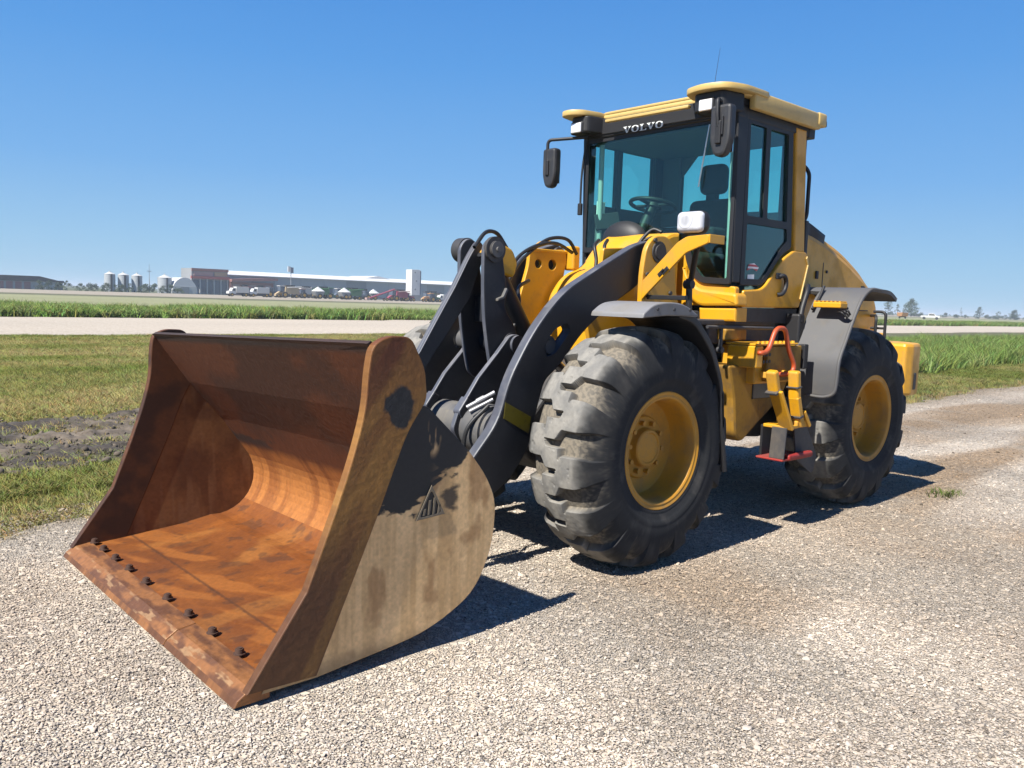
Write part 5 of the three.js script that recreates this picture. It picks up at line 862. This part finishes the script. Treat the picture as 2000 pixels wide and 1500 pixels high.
// farm machines parked in front of the warehouse: they face along z, seen from their sides
{
  const wheel = (p, x, z, r, w) => { const g = M('wheel', [disc(x - w / 2, x + w / 2, r, z, r, 18)], fm.tyre, p); M('rim', disc(x + w / 2, x + w / 2 + 0.06, r, z, r * 0.5, 12), fm.yellow, g); };
  function combine(label, x, z, body, trim, turn = 1) {
    const t = tag(G('combine_harvester', null, x, 0, z), label, 'combine harvester'), s = turn;
    M('body', prof([[-3.2 * s, 1.2], [-3.4 * s, 3.0], [-1.2 * s, 3.5], [1.3 * s, 3.4], [1.5 * s, 1.3]].map((q) => q), -1.5, 1.5, { bevel: 0 }), body, t);
    M('grain_tank', prof([[-1.6 * s, 3.4], [-2 * s, 4.0], [0.9 * s, 4.0], [0.6 * s, 3.4]], -1.4, 1.4, { bevel: 0 }), fm.dark, t);
    M('cab', box(-1, 1, 1.9, 3.5, Math.min(1.4 * s, 2.9 * s), Math.max(1.4 * s, 2.9 * s), 0.1), fm.glass, t);
    M('cab_roof', box(-1.1, 1.1, 3.5, 3.75, Math.min(1.3 * s, 3.1 * s), Math.max(1.3 * s, 3.1 * s), 0.05), trim, t);
    M('unloading_auger', rod([1.55, 3.2, 0.8 * s], [1.6, 3.5, -4 * s], 0.16, 8), trim, t);
    M('feeder_house', prof([[2.6 * s, 1.5], [4.2 * s, 0.5], [4.2 * s, 1.1], [2.6 * s, 2.1]], -0.6, 0.6, { bevel: 0 }), body, t);
    wheel(t, 1.5, 1.6 * s, 0.95, 0.6); wheel(t, -1.5, 1.6 * s, 0.95, 0.6); wheel(t, 1.3, -2.4 * s, 0.6, 0.4); wheel(t, -1.3, -2.4 * s, 0.6, 0.4);
  }
  function tractor(label, x, z, body, s = 1) {
    const t = tag(G('tractor', null, x, 0, z), label, 'tractor');
    M('hood', prof([[0.2 * s, 1.1], [2.6 * s, 1.1], [2.6 * s, 1.7], [0.2 * s, 2.0]], -0.45, 0.45, { bevel: 0.02 }), body, t);
    M('cab', box(-0.8, 0.8, 1.4, 2.8, Math.min(-1.4 * s, 0.2 * s), Math.max(-1.4 * s, 0.2 * s), 0.06), fm.glass, t);
    M('cab_roof', box(-0.9, 0.9, 2.8, 3.05, Math.min(-1.5 * s, 0.4 * s), Math.max(-1.5 * s, 0.4 * s), 0.05), body, t);
    M('exhaust', rod([0.3, 1.9, 0.9 * s], [0.3, 3.1, 0.9 * s], 0.07, 6), fm.dark, t);
    wheel(t, 1, -0.9 * s, 0.95, 0.5); wheel(t, -1, -0.9 * s, 0.95, 0.5); wheel(t, 0.85, 2 * s, 0.6, 0.35); wheel(t, -0.85, 2 * s, 0.6, 0.35);
  }
  function cart(label, x, z) {
    const t = tag(G('grain_cart', null, x, 0, z), label, 'grain cart');
    M('hopper', prof([[-1.1, 1], [-1.9, 2.4], [1.9, 2.4], [1.1, 1]], -1.3, 1.3, { bevel: 0 }), fm.grey, t);
    M('tarp_cover', [new THREE.ConeGeometry(2.2, 1.5, 4).rotateY(Math.PI / 4).translate(0, 3.15, 0)], fm.white, t);
    M('drawbar', rod([0, 0.8, 1.2], [0, 0.6, 3], 0.1, 6), fm.dark, t);
    wheel(t, 1.2, 0, 0.85, 0.5); wheel(t, -1.2, 0, 0.85, 0.5);
  }
  function truck(label, x, z, s = 1) {
    const t = tag(G('farm_truck', null, x, 0, z), label, 'truck');
    M('box_body', box(-1.1, 1.1, 1.1, 2.9, -2.9, 1.0, 0.05), fm.offWhite, t); M('cab', prof([[1.1, 0.8], [1.1, 2.5], [2.1, 2.5], [2.5, 1.6], [3.3, 1.5], [3.3, 0.8]].reverse(), -1, 1, { bevel: 0.03 }), fm.white, t);
    M('window', prof([[1.35, 1.65], [1.35, 2.3], [1.95, 2.3], [2.2, 1.65]].reverse(), 0.98, 1.04, { bevel: 0 }), fm.dark, t); M('chassis', box(-0.9, 0.9, 0.6, 1.05, -2.9, 3.1, 0), fm.dark, t);
    for (const q of [-2, 2.3]) { wheel(t, 0.95, q, 0.52, 0.35); wheel(t, -0.95, q, 0.52, 0.35); }
  }
  truck('white box truck parked before the showroom, leftmost of two', -236, -103.6); truck('white box truck nearest the dark red canopy, right of two', -236, -110.2);
  tractor('grey blue tractor between the white trucks and the tan combine', -240, -116.2, fm.blue, -1);
  combine('tan combine harvester with dark grain tank below the pole sign', -238, -120.6, fm.tan, fm.offWhite, 1);
  tractor('pinkish faded tractor right of the tan combine', -242, -127.2, fm.pink, 1);
  cart('white tarped grain cart, left of two, beside green combine', -236, -130.2);
  combine('green combine harvester between the two white tarped carts', -242, -135.6, fm.green, fm.green, -1);
  cart('white tarped grain cart, right of two, between green combines', -234, -138.6);
  combine('green combine harvester right of both white tarped carts', -241, -145.4, fm.green, fm.green, 1);
  tractor('grey blue tractor under the raised red auger', -243, -152, fm.blue, 1);
  // raised auger on wheels
  const t = tag(G('grain_auger', null, -230, 0, -149.5), 'long red auger sloping up towards the red combine', 'grain auger');
  M('auger_tube', rod([0, 0.5, 4.5], [0, 3.9, -6], 0.28, 10), fm.crimson, t); M('brace', rod([0, 0.6, -2.5], [0, 3.2, -3.8], 0.1, 6), fm.crimson, t); M('brace', rod([0, 0.6, -2.5], [0, 1.3, 2], 0.1, 6), fm.crimson, t); M('feed_hopper', box(-0.6, 0.6, 0.2, 0.9, 4, 5.2, 0.05), fm.pink, t);
  wheel(t, 0.9, -2.5, 0.5, 0.25); wheel(t, -0.9, -2.5, 0.5, 0.25);
  combine('dark red combine harvester left of the white tower', -236, -161, fm.crimson, fm.pink, 1);
  tractor('dark red tractor at the foot of the white tower', -240, -168, fm.crimson, -1);
  tractor('small yellow tractor right of the white tower', -232, -171.5, fm.orange, 1);
  truck('white box truck far right beside the lift arms', -240, -184);
cart('white tarped grain cart behind the red auger', -246, -157.5);
combine('pale grey combine harvester standing behind the pink tractor', -256, -137, fm.offWhite, fm.grey, -1);
combine('dark blue combine harvester behind the green combines', -257, -152, fm.blue, fm.offWhite, 1);
tractor('green tractor half hidden left of the pole sign', -252, -126, fm.green, 1);
tractor('dark red tractor beneath the canopy, behind the white trucks', -258, -117, fm.crimson, -1);
tractor('pale grey tractor behind the red combine', -254, -172, fm.offWhite, 1);
combine('weathered tan combine harvester right of the white tower', -256, -190, fm.tan, fm.dark, 1);
tractor('green tractor at the right end of the machine row', -238, -178, fm.green, -1);
}
// trees and bushes
const bark = flatMat(0.11, 0.085, 0.065, 1);
function tree(name, label, category, x, z, h, w, color, clumps = 34, low = 0.12, group) {
  const t = tag(G(name, null, x, 0, z), label, category, group), P = [], N = [], C = [], a = new THREE.Vector3(), e = new THREE.Euler(), q = new THREE.Quaternion();
  M('trunk', [rod([0, -0.1, 0], [0.02 * w, h * 0.7, 0], Math.max(0.08, w * 0.03), 7, 0.04), rod([0, h * 0.3, 0], [w * 0.22, h * 0.62, w * 0.1], w * 0.018, 5, 0.02), rod([0, h * 0.35, 0], [-w * 0.2, h * 0.66, -w * 0.12], w * 0.018, 5, 0.02)], bark, t);
  for (let k = 0; k < clumps; k++) {
    const y = mix(low, 0.95, Math.pow(rnd(), 0.8)), prof1 = Math.sin(Math.PI * Math.pow(clamp((y - low + 0.08) / (1.06 - low)), 0.75)), an = rr(0, 6.283), rad = w * 0.42 * prof1 * Math.sqrt(rnd()), cx = Math.cos(an) * rad, cz = Math.sin(an) * rad, cr = w * rr(0.09, 0.17), tone = rr(0.6, 1.25);
    for (let i = 0; i < 46; i++) {
      a.set(rr(-1, 1), rr(-1, 1), rr(-1, 1)); if (a.length() > 1) { i--; continue; } a.multiplyScalar(cr); a.x += cx; a.z += cz; a.y = a.y * 0.8 + y * h;
      q.setFromEuler(e.set(rr(0, 6.3), rr(0, 6.3), rr(0, 6.3))); const s = w * rr(0.018, 0.034), u = new THREE.Vector3(s, 0, 0).applyQuaternion(q), v = new THREE.Vector3(0, s * 0.7, 0).applyQuaternion(q), n = new THREE.Vector3(0, 0, 1).applyQuaternion(q);
      const p0 = a.clone().sub(u), p1 = a.clone().sub(v), p2 = a.clone().add(u), p3 = a.clone().add(v);
      for (const p of [p0, p1, p2, p0, p2, p3]) { P.push(p.x, p.y, p.z); N.push(n.x, n.y, n.z); C.push(color[0] * tone * K, color[1] * tone * K, color[2] * tone * K); }
    }
  }
  const g = new THREE.BufferGeometry(); g.setAttribute('position', new THREE.Float32BufferAttribute(P, 3)); g.setAttribute('normal', new THREE.Float32BufferAttribute(N, 3)); g.setAttribute('color', new THREE.Float32BufferAttribute(C, 3)); g.setAttribute('uv', new THREE.Float32BufferAttribute(new Array(P.length / 3 * 2).fill(0.5), 2));
  const crown = new THREE.Mesh(g, leafMat); crown.name = 'crown'; crown.castShadow = true; t.add(crown);
  return t;
}
const leafMat = new THREE.MeshPhysicalMaterial({ vertexColors: true, roughness: 0.9, side: THREE.DoubleSide, transmission: 0.25, thickness: 0 });
{
  const deep = [0.075, 0.12, 0.06], mid = [0.09, 0.15, 0.06];
  tree('shade_tree', 'tall narrow tree right behind the rear mudguard tip', 'tree', -214.5, -500, 11.5, 6.5, deep, 46);
  tree('shade_tree', 'slim smaller tree between the two tall trees on the right', 'tree', -211, -505, 7.2, 4.2, deep, 30);
  tree('shade_tree', 'broad full tree left of the white pickup', 'tree', -205.5, -511, 10.4, 10.5, mid, 60, 0.05);
  tree('shade_tree', 'thin upright tree alone right of the white pickup', 'tree', -185, -533, 6.6, 2.4, deep, 20);
  tree('shade_tree', 'round tree on a bare stem in the right distance', 'tree', -177.5, -541, 7, 5.6, deep, 34, 0.25);
  tree('shade_tree', 'low rounded tree second from the right edge', 'tree', -170, -550, 4.6, 5, mid, 28, 0.05);
  tree('shade_tree', 'wide low tree clump at the right edge', 'tree', -163, -556, 5.6, 7.6, deep, 44, 0.03);
  // low hedge on the right skyline and dark bushes on the left one
  const hedgeRow = (label, spots) => {
    const gs = spots.map(([x, z, h, w]) => { const t = tree('bush', '', '', x, z, h, w, deep, 16, 0.02); scene.remove(t); return t.children.find((k) => k.name === 'crown').geometry.translate(x, 0, z); });
    const o = new THREE.Mesh(mergeGeometries(gs), leafMat); o.name = numbered('hedge'); o.castShadow = true; scene.add(o); stuff(o, label);
  };
  hedgeRow('thin line of low bushes along the right skyline', Array.from({ length: 16 }, (_, i) => [-226 + i * 4.6, -516 - i * 3.6 - rr(0, 10), rr(1.5, 2.8), rr(5, 8)]));
  hedgeRow('dark line of bushes before the grain bins on the left', Array.from({ length: 17 }, (_, i) => [-284 + rr(-3, 3), -62 - i * 2.65, rr(2, 3.1), rr(3.6, 5.5)]));
  // white pickup on the far road, facing right
  const t = tag(G('pickup_truck', null, -100.5, 0, -268), 'white pickup truck far off on the right', 'pickup truck'); t.rotation.y = 0.33 + Math.PI / 2 * 0;
  const side = [[-2.7, 0.55], [-2.7, 1.15], [-0.7, 1.18], [-0.5, 1.85], [1.0, 1.88], [1.6, 1.25], [2.6, 1.15], [2.75, 0.6]];
  M('body', prof(side, -0.95, 0.95, { bevel: 0.06 }).rotateY(Math.PI / 2), fm.white, t);
  M('window', prof([[-0.45, 1.25], [-0.38, 1.7], [0.95, 1.72], [1.35, 1.25]], -0.97, 0.97, { bevel: 0 }).rotateY(Math.PI / 2), fm.dark, t);
  for (const [a, b] of [[-1.75, 0.9], [-1.75, -0.9], [1.8, 0.9], [1.8, -0.9]]) M('wheel', rod([a, 0.42, b - 0.13], [a, 0.42, b + 0.13], 0.42, 16), fm.tyre, t);
  const o = tag(G('seed_hopper', null, -107, 0, -263), 'small faded orange hopper trailer below the broad tree', 'hopper');
  M('hopper', prof([[-1.2, 0.7], [-1.8, 1.9], [1.8, 1.9], [1.2, 0.7]], -1, 1, { bevel: 0.05 }).rotateY(0.9), fm.orange, o); M('axle', box(-0.9, 0.9, 0.4, 0.7, -0.3, 0.3, 0), fm.dark, o);
  for (const s of [-1, 1]) M('wheel', disc(s * 0.9 - 0.12, s * 0.9 + 0.12, 0.4, 0, 0.4, 14), fm.tyre, o);
}

// thin summer haze over the plain
scene.fog = new THREE.FogExp2(srgb(206, 218, 230), 0.00045);

scene.updateMatrixWorld(true);
renderer.render(scene, camera);
